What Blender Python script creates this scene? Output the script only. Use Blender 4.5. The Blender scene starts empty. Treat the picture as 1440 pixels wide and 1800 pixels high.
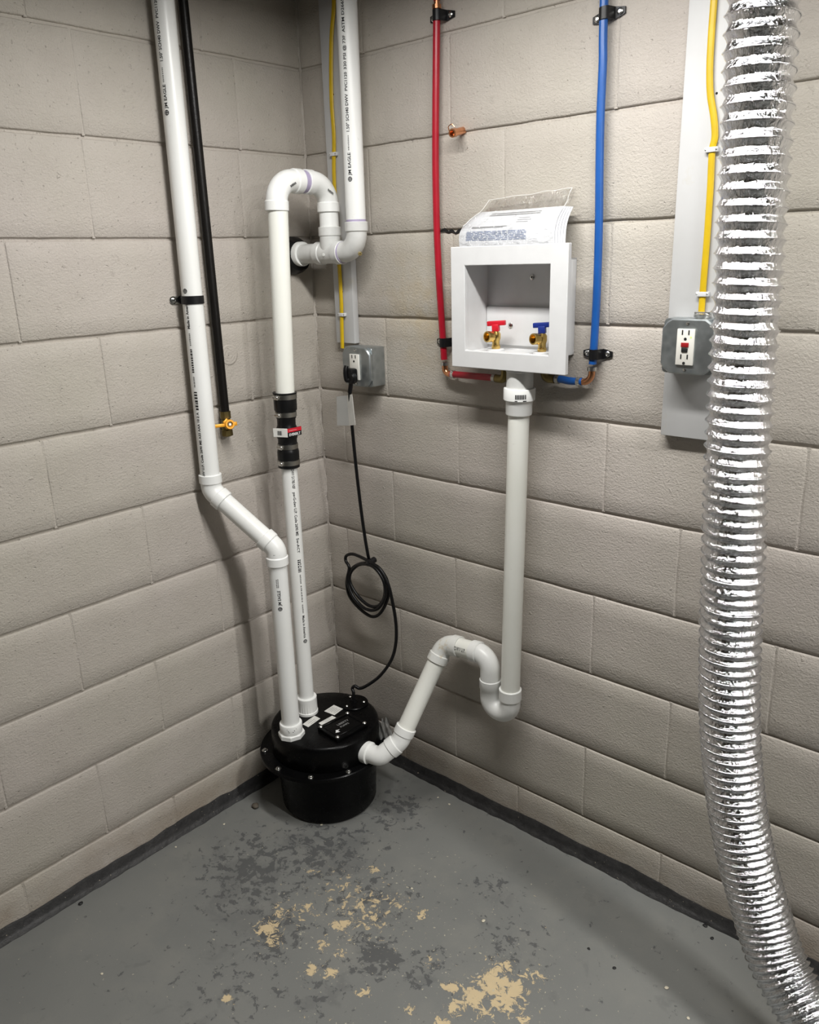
import bpy, bmesh, math, random
import numpy as np
from mathutils import Vector, Matrix, noise as mnoise

random.seed(7)
S = bpy.context.scene
COL = S.collection
V = Vector

# ------------------------------------------------------------------ camera
CAM = V((1.7234, -1.5578, 1.4907))
YAW, PIT, ROL, F = 0.730079762, -0.307277382, -0.0301272649, 1419.46
_d = V((-math.sin(YAW) * math.cos(PIT), math.cos(YAW) * math.cos(PIT), math.sin(PIT)))
_r0 = V((math.cos(YAW), math.sin(YAW), 0)); _u0 = _r0.cross(_d)
_r = math.cos(ROL) * _r0 + math.sin(ROL) * _u0
_u = -math.sin(ROL) * _r0 + math.cos(ROL) * _u0
cd = bpy.data.cameras.new('camera'); co = bpy.data.objects.new('camera', cd); COL.objects.link(co)
cd.sensor_fit = 'HORIZONTAL'; cd.sensor_width = 36.0; cd.lens = F / 1440 * 36.0
cd.clip_start = 0.02; cd.clip_end = 50
co.matrix_world = Matrix(((_r.x, _u.x, -_d.x, CAM.x), (_r.y, _u.y, -_d.y, CAM.y), (_r.z, _u.z, -_d.z, CAM.z), (0, 0, 0, 1)))
S.camera = co


def pix(px, py, ax, val):
    """direction of a photo pixel met with the plane axis=val (wall, floor or a plane a thing hangs in)"""
    r = _r * ((px - 720) / F) - _u * ((py - 900) / F) + _d
    return CAM + r * ((val - CAM[ax]) / r[ax])


def PX(px, py, val): return pix(px, py, 0, val)
def PY(px, py, val): return pix(px, py, 1, val)
def PZ(px, py, val): return pix(px, py, 2, val)


# ------------------------------------------------------------------ world, lights, exposure
S.view_settings.view_transform = 'Standard'; S.view_settings.look = 'None'
S.view_settings.gamma = 1.0; S.view_settings.use_curve_mapping = False
S.view_settings.exposure = 0.32
w = bpy.data.worlds.new('world'); S.world = w; w.use_nodes = True
w.node_tree.nodes['Background'].inputs[0].default_value = (0.5, 0.52, 0.55, 1)
w.node_tree.nodes['Background'].inputs[1].default_value = 0.05
CEIL = 2.15


def strip(name, x, y, lx, ly, power, col=(1.0, 0.985, 0.955)):
    l = bpy.data.lights.new(name, 'AREA'); l.shape = 'RECTANGLE'; l.size = lx; l.size_y = ly
    l.energy = power; l.color = col
    o = bpy.data.objects.new(name, l); COL.objects.link(o); o.location = (x, y, CEIL - 0.080)
    return o


strip('strip_lamp', 1.05, -0.58, 1.1, 0.08, 19)
strip('strip_lamp_far', 2.75, -0.46, 1.1, 0.08, 34)

# ------------------------------------------------------------------ materials
MATS = {}


class NT:
    def __init__(s, name):
        s.m = bpy.data.materials.new(name); s.m.use_nodes = True
        s.t = s.m.node_tree; s.b = s.t.nodes['Principled BSDF']; MATS[name] = s.m
        s.pos = s.n('ShaderNodeNewGeometry').outputs['Position']

    def n(s, typ, **kw):
        o = s.t.nodes.new(typ)
        for k, v in kw.items(): setattr(o, k, v)
        return o

    def put(s, sock, val):
        if hasattr(val, 'is_output') or isinstance(val, bpy.types.NodeSocket): s.t.links.new(val, sock)
        elif isinstance(val, (tuple, list)) and len(val) == 3 and sock.type == 'RGBA': sock.default_value = (*val, 1)
        else: sock.default_value = val

    def math(s, op, a, b=0.0, c=0.0, clamp=False):
        o = s.n('ShaderNodeMath', operation=op, use_clamp=clamp)
        s.put(o.inputs[0], a); s.put(o.inputs[1], b)
        if len(o.inputs) > 2: s.put(o.inputs[2], c)
        return o.outputs[0]

    def noise(s, scale, detail=4, rough=0.55, vec=None, dist=0.0):
        o = s.n('ShaderNodeTexNoise'); s.put(o.inputs['Vector'], vec or s.pos)
        o.inputs['Scale'].default_value = scale; o.inputs['Detail'].default_value = detail
        o.inputs['Roughness'].default_value = rough; o.inputs['Distortion'].default_value = dist
        return o.outputs['Fac']

    def voro(s, scale, vec=None, feature='F1'):
        o = s.n('ShaderNodeTexVoronoi', feature=feature); s.put(o.inputs['Vector'], vec or s.pos)
        o.inputs['Scale'].default_value = scale
        return o.outputs['Distance']

    def scl(s, v, k):
        o = s.n('ShaderNodeVectorMath', operation='MULTIPLY'); s.put(o.inputs[0], v); o.inputs[1].default_value = k
        return o.outputs[0]

    def ramp(s, f, lo, hi, a=0.0, b=1.0):
        o = s.n('ShaderNodeMapRange'); s.put(o.inputs[0], f)
        o.inputs[1].default_value = lo; o.inputs[2].default_value = hi; o.inputs[3].default_value = a; o.inputs[4].default_value = b
        return o.outputs[0]

    def mix(s, f, a, b, blend='MIX'):
        o = s.n('ShaderNodeMix', data_type='RGBA', blend_type=blend)
        s.put(o.inputs[0], f); s.put(o.inputs[6], a); s.put(o.inputs[7], b)
        return o.outputs[2]

    def dist(s, c):
        o = s.n('ShaderNodeVectorMath', operation='DISTANCE'); s.put(o.inputs[0], s.pos); o.inputs[1].default_value = c
        return o.outputs['Value']

    def bump(s, h, strength, distance, prev=None):
        o = s.n('ShaderNodeBump'); s.put(o.inputs['Height'], h)
        o.inputs['Strength'].default_value = strength; o.inputs['Distance'].default_value = distance
        if prev: s.put(o.inputs['Normal'], prev)
        return o.outputs[0]

    def set(s, **kw):
        names = dict(col='Base Color', rough='Roughness', metal='Metallic', normal='Normal', trans='Transmission Weight', ior='IOR',
                     alpha='Alpha', spec='Specular IOR Level', emit='Emission Color', es='Emission Strength', coat='Coat Weight')
        for k, v in kw.items(): s.put(s.b.inputs[names[k]], v)
        return s


def plain(name, col, rough=0.5, metal=0.0, spec=0.5, bump=0.0, bscale=300, var=0.06, vscale=30):
    t = NT(name)
    f = t.noise(vscale, 3)
    c = t.mix(t.ramp(f, .35, .65), tuple(x * (1 - var) for x in col), tuple(min(1, x * (1 + var)) for x in col))
    t.set(col=c, rough=rough, metal=metal, spec=spec)
    if bump: t.set(normal=t.bump(t.noise(bscale, 3), bump, 0.002))
    return t


# painted concrete block
def wall_paint(name, c1, c2):
    t = NT(name)
    big = t.noise(1.7, 3); c = t.mix(t.ramp(big, .35, .68), c1, c2)
    mid = t.noise(11, 5, .6); c = t.mix(t.ramp(mid, .25, .75, .0, .22), c, (0.30, 0.265, 0.225))
    # scuffs, splashed dirt and rusty yellow bleed with shapes of their own
    sm = t.noise(23, 6, .7); c = t.mix(t.ramp(sm, .62, .78, 0, .5), c, (0.20, 0.175, 0.15))
    lo = t.math('MULTIPLY', t.ramp(t.dist((0.40, 0.0, 1.36)), .0, .20, 1, 0), t.ramp(t.noise(14, 5), .40, .62))
    c = t.mix(t.math('MULTIPLY', lo, .45), c, (0.42, 0.31, 0.14))
    sep = t.n('ShaderNodeSeparateXYZ'); t.put(sep.inputs[0], t.pos)
    low = t.math('MULTIPLY', t.ramp(sep.outputs[2], .05, .16, 1, 0), t.ramp(t.noise(6, 5, .6), .35, .62))
    c = t.mix(t.math('MULTIPLY', low, .55), c, (0.27, 0.205, 0.14))
    st = t.scl(t.pos, (1, 1, 2.2))
    h = t.math('ADD', t.math('MULTIPLY', t.noise(230, 3, .6, dist=.5), .34), t.math('MULTIPLY', t.noise(85, 4, .6, vec=st, dist=.8), .26))
    h = t.math('ADD', h, t.math('MULTIPLY', t.noise(16, 3, .5), .25))
    pit = t.ramp(t.noise(120, 2, .5), .68, .76, 0, -1)
    drip = t.math('MULTIPLY', t.ramp(t.noise(62, 3, .5), .66, .74), t.ramp(t.noise(5, 2), .5, .6))
    h = t.math('ADD', h, t.math('ADD', t.math('MULTIPLY', pit, .30), t.math('MULTIPLY', drip, .30)))
    t.set(col=c, rough=.62, spec=.35, normal=t.bump(h, .9, 0.0052))
    return t


wall_paint('block_paint', (0.50, 0.456, 0.418), (0.475, 0.445, 0.386))
plain('far_wall', (0.10, 0.095, 0.088), .8)
plain('ceiling_paint', (0.075, 0.065, 0.052), .9)
t = NT('cove_tar')
f = t.noise(30, 5, .65)
c = t.mix(t.ramp(f, .35, .7), (0.018, 0.0175, 0.018), (0.040, 0.039, 0.039))
sp = t.ramp(t.noise(170, 2), .72, .76); c = t.mix(sp, c, (0.35, 0.31, 0.24))
t.set(col=c, rough=.55, normal=t.bump(t.noise(70, 5), .6, .004))

# pvc
t = NT('pvc_white')
c = t.mix(t.ramp(t.noise(5, 4), .35, .7), (0.86, 0.87, 0.855), (0.82, 0.825, 0.80))
c = t.mix(t.ramp(t.noise(60, 6, .7), .66, .78, 0, .4), c, (0.42, 0.42, 0.40))
t.set(col=c, rough=.34, spec=.5)
t = NT('pvc_cream')
c = t.mix(t.ramp(t.noise(6, 4), .35, .7), (0.88, 0.885, 0.83), (0.84, 0.845, 0.78))
c = t.mix(t.ramp(t.noise(70, 6, .7), .66, .78, 0, .4), c, (0.44, 0.42, 0.36))
t.set(col=c, rough=.34, spec=.5)
t = NT('pvc_glued')
c = t.mix(t.ramp(t.noise(5, 4), .35, .7), (0.79, 0.80, 0.77), (0.74, 0.745, 0.71))
c = t.mix(t.ramp(t.noise(42, 5, .7), .56, .70, 0, .75), c, (0.55, 0.42, 0.22))
t.set(col=c, rough=.34)
plain('pvc_grey', (0.66, 0.665, 0.65), .36)
plain('primer_purple', (0.40, 0.35, 0.50), .5)
plain('print_ink', (0.02, 0.02, 0.022), .5)
plain('print_grey', (0.22, 0.22, 0.22), .5)
plain('print_blue', (0.20, 0.25, 0.38), .6)
plain('print_white', (0.8, 0.8, 0.8), .5)
plain('white_plastic', (0.67, 0.675, 0.68), .34, var=.02)
plain('black_rubber', (0.006, 0.006, 0.0065), .36, spec=.28)
plain('black_iron', (0.007, 0.006, 0.0055), .36, spec=.25, bump=.2)
plain('black_strap', (0.009, 0.009, 0.010), .35, spec=.3)
t = plain('black_basin', (0.0022, 0.0022, 0.0024), .27, spec=.13, var=.3, vscale=12)
t.set(rough=t.ramp(t.noise(40, 5, .65), .35, .75, .24, .42))
plain('black_cord', (0.005, 0.005, 0.0055), .33, spec=.3)
plain('steel', (0.62, 0.62, 0.60), .27, 1.0)
plain('clamp_steel', (0.40, 0.39, 0.36), .32, 1.0)
t = NT('galvanised')
c = t.mix(t.ramp(t.voro(55), 0, .7), (0.30, 0.33, 0.34), (0.42, 0.45, 0.46))
t.set(col=c, metal=.9, rough=t.ramp(t.noise(25, 4), .3, .7, .32, .48))
plain('brass', (0.62, 0.43, 0.14), .25, 1.0, var=.12)
plain('brass_dark', (0.20, 0.155, 0.06), .4, .9, var=.2)
plain('copper', (0.70, 0.33, 0.17), .28, 1.0, var=.15)
plain('red_pex', (0.37, 0.006, 0.020), .33)
plain('blue_pex', (0.010, 0.088, 0.34), .33)
plain('red_plastic', (0.55, 0.01, 0.025), .4)
plain('blue_plastic', (0.012, 0.03, 0.22), .4)
plain('button_red', (0.30, 0.01, 0.012), .4)
plain('yellow_cable', (0.62, 0.42, 0.008), .4)
plain('yellow_handle', (0.80, 0.36, 0.02), .4, .25)
plain('receptacle', (0.76, 0.745, 0.69), .4, var=.02)
plain('dark_hole', (0.004, 0.004, 0.004), .8)
plain('screw_gold', (0.75, 0.62, 0.30), .3, 1.0)
t = NT('led_green'); t.set(col=(.2, .8, .1), emit=(.45, 1.0, .15), es=1.3)
t = NT('board_paint')
c = t.mix(t.ramp(t.noise(7, 4), .3, .7), (0.56, 0.562, 0.565), (0.51, 0.512, 0.508))
c = t.mix(t.ramp(t.noise(13, 5, .65), .64, .76, 0, .5), c, (0.50, 0.46, 0.36))
t.set(col=c, rough=.5, normal=t.bump(t.noise(60, 4, vec=t.scl(t.pos, (3, 3, .3))), .12, .002))
plain('paper', (0.62, 0.63, 0.66), .75)
plain('sticker', (0.74, 0.735, 0.70), .5)
plain('pebble', (0.10, 0.085, 0.065), .8)
plain('chip_black', (0.012, 0.012, 0.012), .6)
plain('chip_cream', (0.62, 0.57, 0.45), .7)
plain('lamp_housing', (0.75, 0.75, 0.75), .5)

# clear film
t = NT('cloudy_film'); t.set(col=(.62, .63, .62), rough=.25, alpha=.62)
for nm, tint, gl in (('clear_film', (0.96, 0.96, 0.95), .10),):
    t = NT(nm)
    tr = t.n('ShaderNodeBsdfTransparent'); tr.inputs[0].default_value = (*tint, 1)
    g = t.n('ShaderNodeBsdfGlossy'); g.inputs['Roughness'].default_value = gl
    g.inputs['Color'].default_value = (.95, .95, .95, 1)
    nb = t.bump(t.noise(55, 4, .6, dist=1.5), .9, .006); t.put(g.inputs['Normal'], nb)
    lw = t.n('ShaderNodeLayerWeight'); lw.inputs['Blend'].default_value = .22; t.put(lw.inputs['Normal'], nb)
    mx = t.n('ShaderNodeMixShader'); t.put(mx.inputs[0], t.math('ADD', t.math('MULTIPLY', lw.outputs['Fresnel'], .8), .05))
    t.t.links.new(tr.outputs[0], mx.inputs[1]); t.t.links.new(g.outputs[0], mx.inputs[2])
    t.t.links.new(mx.outputs[0], t.t.nodes['Material Output'].inputs[0])

# foil
t = NT('foil')
st = t.scl(t.pos, (1.0, 1.0, 0.55))
st2 = t.scl(t.pos, (1.0, 1.0, 1.4))
b = t.noise(150, 4, .6, vec=st, dist=1.8)
b2 = t.voro(120, vec=st)
b3 = t.noise(55, 3, .55, vec=st2, dist=2.2)
h = t.math('ADD', t.math('MULTIPLY', b3, .5), t.math('ADD', b, t.math('MULTIPLY', b2, .7)))
t.set(col=(0.74, 0.75, 0.77), metal=1.0, rough=.06, normal=t.bump(h, .6, .0026))

# floor: worn grey paint, darker old coat, flaked to a cream screed
t = NT('floor_paint')
base = t.mix(t.ramp(t.noise(2.3, 4), .3, .7), (0.160, 0.165, 0.158), (0.190, 0.193, 0.182))
base = t.mix(t.ramp(t.noise(6, 6, .65), .48, .75, 0, .6), base, (0.225, 0.222, 0.20))
base = t.mix(t.ramp(t.noise(420, 2), .60, .72, 0, .3), base, (0.25, 0.25, 0.235))


def blobs(lst):
    acc = None
    for (px, py, r, k) in lst:
        p = PZ(px, py, 0)
        m = t.ramp(t.dist((p.x, p.y, 0)), 0, r, k, 0)
        acc = m if acc is None else t.math('MAXIMUM', acc, m)
    return acc


dk = blobs([(450, 1530, .22, .20), (560, 1500, .24, .17), (660, 1680, .09, .26), (740, 1700, .10, .15), (480, 1640, .12, .20), (870, 1560, .09, .14),
            (700, 1420, .13, .17), (420, 1720, .20, .10), (900, 1660, .12, .12), (640, 1580, .2, .12), (690, 1690, .05, .26), (560, 1740, .1, .12)])
dn = t.noise(36, 8, .70, dist=.35)
dm = t.ramp(t.math('ADD', dn, dk), .625, .655)
dm2 = t.ramp(t.math('ADD', t.noise(9, 6, .6, dist=.5), dk), .62, .70, 0, .45)
base = t.mix(dm2, base, (0.115, 0.118, 0.116))
base = t.mix(t.math('MULTIPLY', dm, .85), base, (0.082, 0.084, 0.085))
ck = blobs([(470, 1632, .045, .30), (478, 1650, .05, .20), (548, 1706, .022, .36), (580, 1710, .028, .32), (596, 1626, .030, .28), (740, 1606, .03, .20), (600, 1560, .10, .12),
            (640, 1600, .12, .13), (760, 1690, .03, .16), (550, 1530, .035, .18), (660, 1530, .04, .16), (700, 1585, .04, .15), (880, 1700, .04, .24), (868, 1730, .06, .30), (890, 1760, .06, .24),
            (830, 1755, .045, .28), (800, 1770, .03, .32), (850, 1775, .05, .16), (905, 1740, .04, .30), (795, 1735, .03, .28), (400, 1755, .02, .32), (640, 1745, .025, .22), (720, 1775, .02, .3), (940, 1720, .05, .16),
            (780, 1798, .03, .3), (530, 1600, .05, .16), (495, 1600, .05, .16), (570, 1660, .03, .20), (600, 1680, .03, .16), (920, 1790, .03, .2)])
cn = t.noise(52, 8, .72, dist=.9)
gen = blobs([(640, 1620, .45, .075), (880, 1740, .32, .075), (520, 1640, .28, .065)])
cm = t.ramp(t.math('ADD', t.math('ADD', cn, ck), gen), .700, .715)
ch = t.mix(t.noise(40, 4), (0.62, 0.49, 0.29), (0.52, 0.42, 0.27))
base = t.mix(cm, base, ch)
sp = t.ramp(t.math('ADD', t.noise(105, 3, .6), t.math('MULTIPLY', gen, 1.1)), .715, .735)
base = t.mix(t.math('MULTIPLY', sp, .8), base, (0.50, 0.46, 0.35))
sp2 = t.ramp(t.noise(75, 3, .6, vec=t.scl(t.pos, (1, 1.1, 1))), .26, .24)
base = t.mix(t.math('MULTIPLY', sp2, .8), base, (0.03, 0.03, 0.03))
hh = t.math('SUBTRACT', t.math('MULTIPLY', t.noise(9, 3), .35), t.math('ADD', t.math('MULTIPLY', cm, .25), t.math('MULTIPLY', dm, .1)))
t.set(col=base, rough=t.ramp(t.noise(6, 4), .3, .7, .42, .6), spec=.4, normal=t.bump(hh, .5, .004))


# ------------------------------------------------------------------ geometry helpers
def rootloc(p):
    while p.parent: p = p.parent
    return p.location.copy()


def mk(name, verts, faces, mat, parent=None, smooth=True, angle=38):
    off = rootloc(parent) if parent else V((0, 0, 0))
    me = bpy.data.meshes.new(name)
    me.from_pydata([tuple(V(v) - off) for v in verts], [], faces)
    bm = bmesh.new(); bm.from_mesh(me); bmesh.ops.recalc_face_normals(bm, faces=bm.faces); bm.to_mesh(me); bm.free()
    if smooth:
        me.polygons.foreach_set('use_smooth', [True] * len(me.polygons))
        me.set_sharp_from_angle(angle=math.radians(angle))
    me.materials.append(MATS[mat])
    o = bpy.data.objects.new(name, me); COL.objects.link(o)
    if parent: o.parent = parent
    return o


def thing(name, loc, label, cat, group=None):
    o = bpy.data.objects.new(name, None); COL.objects.link(o); o.location = loc; o.empty_display_size = .05
    return tag(o, label, cat, group)


def tag(o, label, cat, group=None):
    o['label'] = label; o['category'] = cat
    if group: o['group'] = group
    return o


def frame(tn, up=None):
    if up is None: up = V((0, 0, 1)) if abs(tn.z) < .9 else V((1, 0, 0))
    n = (up - tn * up.dot(tn)).normalized(); return n, tn.cross(n)


def sweep(secs, seg=24, up=None, caps=True):
    """secs: (pos, tangent, radius or (across, out))"""
    vs, fs = [], []
    n = None
    for (p, tn, r) in secs:
        tn = V(tn).normalized()
        if up is not None or n is None: n, b = frame(tn, up)
        else: n = (n - tn * n.dot(tn)).normalized(); b = tn.cross(n)
        ra, rb = r if isinstance(r, tuple) else (r, r)
        for k in range(seg):
            a = 2 * math.pi * k / seg
            vs.append(V(p) + n * (math.cos(a) * rb) + b * (math.sin(a) * ra))
    for i in range(len(secs) - 1):
        for k in range(seg):
            a, b2 = i * seg + k, i * seg + (k + 1) % seg
            fs.append((a, b2, b2 + seg, a + seg))
    if caps:
        fs.append(tuple(range(seg))[::-1]); fs.append(tuple(range((len(secs) - 1) * seg, len(secs) * seg)))
    return vs, fs


def lathe(p, d, prof, seg=24, caps=True):
    d = V(d).normalized(); return sweep([(V(p) + d * s, d, max(r, 1e-4)) for s, r in prof], seg, caps=caps)


def join(*parts):
    vs, fs = [], []
    for v, f in parts:
        o = len(vs); vs += list(v); fs += [tuple(i + o for i in q) for q in f]
    return vs, fs


def cyl(a, b, r, seg=24, bev=.0):
    a, b = V(a), V(b); d = (b - a).normalized(); L = (b - a).length
    if bev: return lathe(a, d, [(0, r - bev), (bev, r), (L - bev, r), (L, r - bev)], seg)
    return lathe(a, d, [(0, r), (L, r)], seg)


def box(c, sx, sy, sz, ax=None, bev=0.0, bseg=2):
    """box centred at c; ax = three unit axes"""
    bm = bmesh.new(); bmesh.ops.create_cube(bm, size=1)
    for v in bm.verts: v.co = V((v.co.x * sx, v.co.y * sy, v.co.z * sz))
    if bev: bmesh.ops.bevel(bm, geom=bm.edges[:], offset=bev, segments=bseg, affect='EDGES', profile=.5)
    A = ax or (V((1, 0, 0)), V((0, 1, 0)), V((0, 0, 1)))
    bm.verts.index_update()
    vs = [V(c) + A[0] * v.co.x + A[1] * v.co.y + A[2] * v.co.z for v in bm.verts]
    fs = [tuple(v.index for v in f.verts) for f in bm.faces]
    bm.free(); return vs, fs


def prism(outline, y0, y1, bev=0.0):
    """outline in (x,z), extruded from y0 (front) to y1"""
    n = len(outline); vs, fs = [], []
    cx = sum(p[0] for p in outline) / n; cz = sum(p[1] for p in outline) / n
    rows = [(y1, 0), (y0, 0)] if not bev else [(y1, 0), (y0 + bev, 0), (y0, bev)]
    for y, ins in rows:
        for x, z in outline:
            d = math.hypot(x - cx, z - cz); k = 1 - ins / d if d else 1
            vs.append((cx + (x - cx) * k, y, cz + (z - cz) * k))
    for r in range(len(rows) - 1):
        for i in range(n): fs.append((r * n + i, r * n + (i + 1) % n, (r + 1) * n + (i + 1) % n, (r + 1) * n + i))
    fs.append(tuple(range((len(rows) - 1) * n, len(rows) * n))); fs.append(tuple(range(n))[::-1])
    return vs, fs


def spline(pts, n=8, closed=False):
    P = [V(p) for p in pts]; out = []
    for i in range(len(P) - 1):
        a = P[max(i - 1, 0)]; b = P[i]; c = P[i + 1]; d = P[min(i + 2, len(P) - 1)]
        for k in range(n):
            u = k / n
            out.append(.5 * ((2 * b) + (c - a) * u + (2 * a - 5 * b + 4 * c - d) * u * u + (3 * b - a - 3 * c + d) * u ** 3))
    out.append(P[-1]); return out


def tube(pts, r, seg=12, up=None, n=8, straight=False):
    q = [V(p) for p in pts] if straight else spline(pts, n)
    secs = []
    for i, p in enumerate(q):
        tn = (q[min(i + 1, len(q) - 1)] - q[max(i - 1, 0)]).normalized(); secs.append((p, tn, r))
    return sweep(secs, seg, up)


RP, RH, RB, HL = .02415, .0284, .0258, .021


def elbow(Vx, A, B, l1, l2, R, hubs=(True, True), rb=RB, rh=RH, hl=HL, seg=28):
    """fitting with corner Vx, mouths toward A and B"""
    Vx = V(Vx); d1 = (V(A) - Vx).normalized(); d2 = (V(B) - Vx).normalized()
    th = math.pi - d1.angle(d2); tl = R * math.tan(th / 2)
    secs = []

    def mouth(d, l, sgn, hub):
        if not hub: return [(Vx + d * l, -d * sgn, rb), ]
        E = Vx + d * l
        return [(E, -d * sgn, rh - .0035), (E, -d * sgn, rh - .0012), (E - d * .0012, -d * sgn, rh), (E - d * hl, -d * sgn, rh), (E - d * (hl + .0025), -d * sgn, rb)]
    secs += mouth(d1, l1, 1, hubs[0])
    a0 = Vx + d1 * tl
    ax = d1.cross(d2).normalized(); C = None
    cn = (d1 + d2).normalized(); C = Vx + cn * (R / math.cos(th / 2))
    r0 = a0 - C; N = max(4, int(math.degrees(th) / 7))
    axis = (-d1).cross(d2).normalized()
    for k in range(N + 1):
        q = Matrix.Rotation(th * k / N, 3, axis)
        secs.append((C + q @ r0, q @ (-d1), rb))
    secs += mouth(d2, l2, -1, hubs[1])[::-1]
    return sweep(secs, seg)


TXT = {}


def text_mesh(s):
    if s in TXT: return TXT[s]
    cu = bpy.data.curves.new('t', 'FONT'); cu.body = s; cu.size = 1; cu.resolution_u = 2; cu.offset = .018
    o = bpy.data.objects.new('t', cu); COL.objects.link(o)
    dg = bpy.context.evaluated_depsgraph_get(); me = bpy.data.meshes.new_from_object(o.evaluated_get(dg))
    vs = [v.co.copy() for v in me.vertices]; fs = [tuple(p.vertices) for p in me.polygons]
    bpy.data.objects.remove(o); bpy.data.curves.remove(cu); bpy.data.meshes.remove(me)
    TXT[s] = (vs, fs); return TXT[s]


def letters(lst, mat, parent, name='printed_lettering'):
    for q in lst: mk(name, *q, mat, parent, smooth=False)


def stuff(o): o['kind'] = 'stuff'; return o


def text_flat(s, org, ex, ey, size, width=None):
    vs, fs = text_mesh(s); wd = max(v.x for v in vs); k = size if width is None else width / wd
    return [V(org) + V(ex) * (v.x * k) + V(ey) * (v.y * size) for v in vs], fs


def text_pipe(s, p, d, face, r, size, length=None, lift=.0004):
    """lettering wrapped on a pipe: starts at p, runs along d, letters centred on the side facing `face`"""
    vs, fs = text_mesh(s); d = V(d).normalized(); n = V(face); n = (n - d * n.dot(d)).normalized(); up = n.cross(d)
    wd = max(v.x for v in vs); k = size if length is None else length / wd
    out = []
    for v in vs:
        a = (v.y - .35) * size / r
        out.append(V(p) + d * (v.x * k) + (n * math.cos(a) + up * math.sin(a)) * (r + lift))
    return out, fs


def ring_mark(p, d, face, r, size, lift=.0004):
    """small round certification mark: a ring with a cross"""
    d = V(d).normalized(); n = V(face); n = (n - d * n.dot(d)).normalized(); up = n.cross(d)
    vs, fs = [], []

    def put(u, v):
        a = v / r; vs.append(V(p) + d * u + (n * math.cos(a) + up * math.sin(a)) * (r + lift)); return len(vs) - 1
    N = 16; R1, R2 = size, size * .68
    for i in range(N):
        a = 2 * math.pi * i / N; put(R1 * math.cos(a), R1 * math.sin(a)); put(R2 * math.cos(a), R2 * math.sin(a))
    for i in range(N): j = (i + 1) % N; fs.append((2 * i, 2 * j, 2 * j + 1, 2 * i + 1))
    for (a, b) in ((.9, .16), (.16, .9)):
        q = [put(size * x, size * y) for x, y in ((-a, -b), (a, -b), (a, b), (-a, b))]; fs.append(tuple(q))
    return vs, fs


def marks_pipe(p, d, face, r, rows, lift=.0004):
    """illegible small print: short bars (u0,u1,v0,v1) in metres along / around"""
    d = V(d).normalized(); n = V(face); n = (n - d * n.dot(d)).normalized(); up = n.cross(d); vs, fs = [], []
    for (u0, u1, v0, v1) in rows:
        q = []
        for (u, v) in ((u0, v0), (u1, v0), (u1, v1), (u0, v1)):
            a = v / r; q.append(len(vs)); vs.append(V(p) + d * u + (n * math.cos(a) + up * math.sin(a)) * (r + lift))
        fs.append(tuple(q))
    return vs, fs


def bars(n, L, H, rnd, gap=.35):
    o = []; u = 0
    while u < L:
        wdt = rnd.uniform(.4, 1.4) * L / n; o.append((u, min(L, u + wdt * (1 - gap)), -H / 2, H / 2 * rnd.uniform(.6, 1))); u += wdt
    return o


def screw(p, d, r, mat, parent, name='screw', h=.0025):
    o = mk(name, *lathe(p, d, [(0, r), (h * .5, r), (h, r * .6), (h, r * .35), (h * .7, r * .3)], 14), mat, parent); return o


# ------------------------------------------------------------------ room shell
RX, LY = 4.0, -4.0


def struct(o): o['kind'] = 'structure'; return o


struct(mk('floor', *box((RX / 2 - .1, LY / 2 + .1, -.05), RX + .2 + .2, -LY + .2 + .2, .1), 'floor_paint', smooth=False))
struct(mk('ceiling', *box((RX / 2 - .1, LY / 2 + .1, CEIL + .05), RX + .4, -LY + .4, .1), 'ceiling_paint', smooth=False))
REC = .0058
H = .2032; Z0 = 1.95
J = {  # head joints per course: k -> offset (right wall x / left wall distance from the corner)
    'R': {-3: .63, -2: .485, -1: .63, 0: .487, 1: .634, 2: .49, 3: .265, 4: .50, 5: .272, 6: .486, 7: .28, 8: .481, 9: .285},
    'L': {-3: .2, -2: .30, -1: .297, 0: .21, 1: .625, 2: .818, 3: .646, 4: .81, 5: .598, 6: .812, 7: .62, 8: .811, 9: .62}}
BLK = {}


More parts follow.
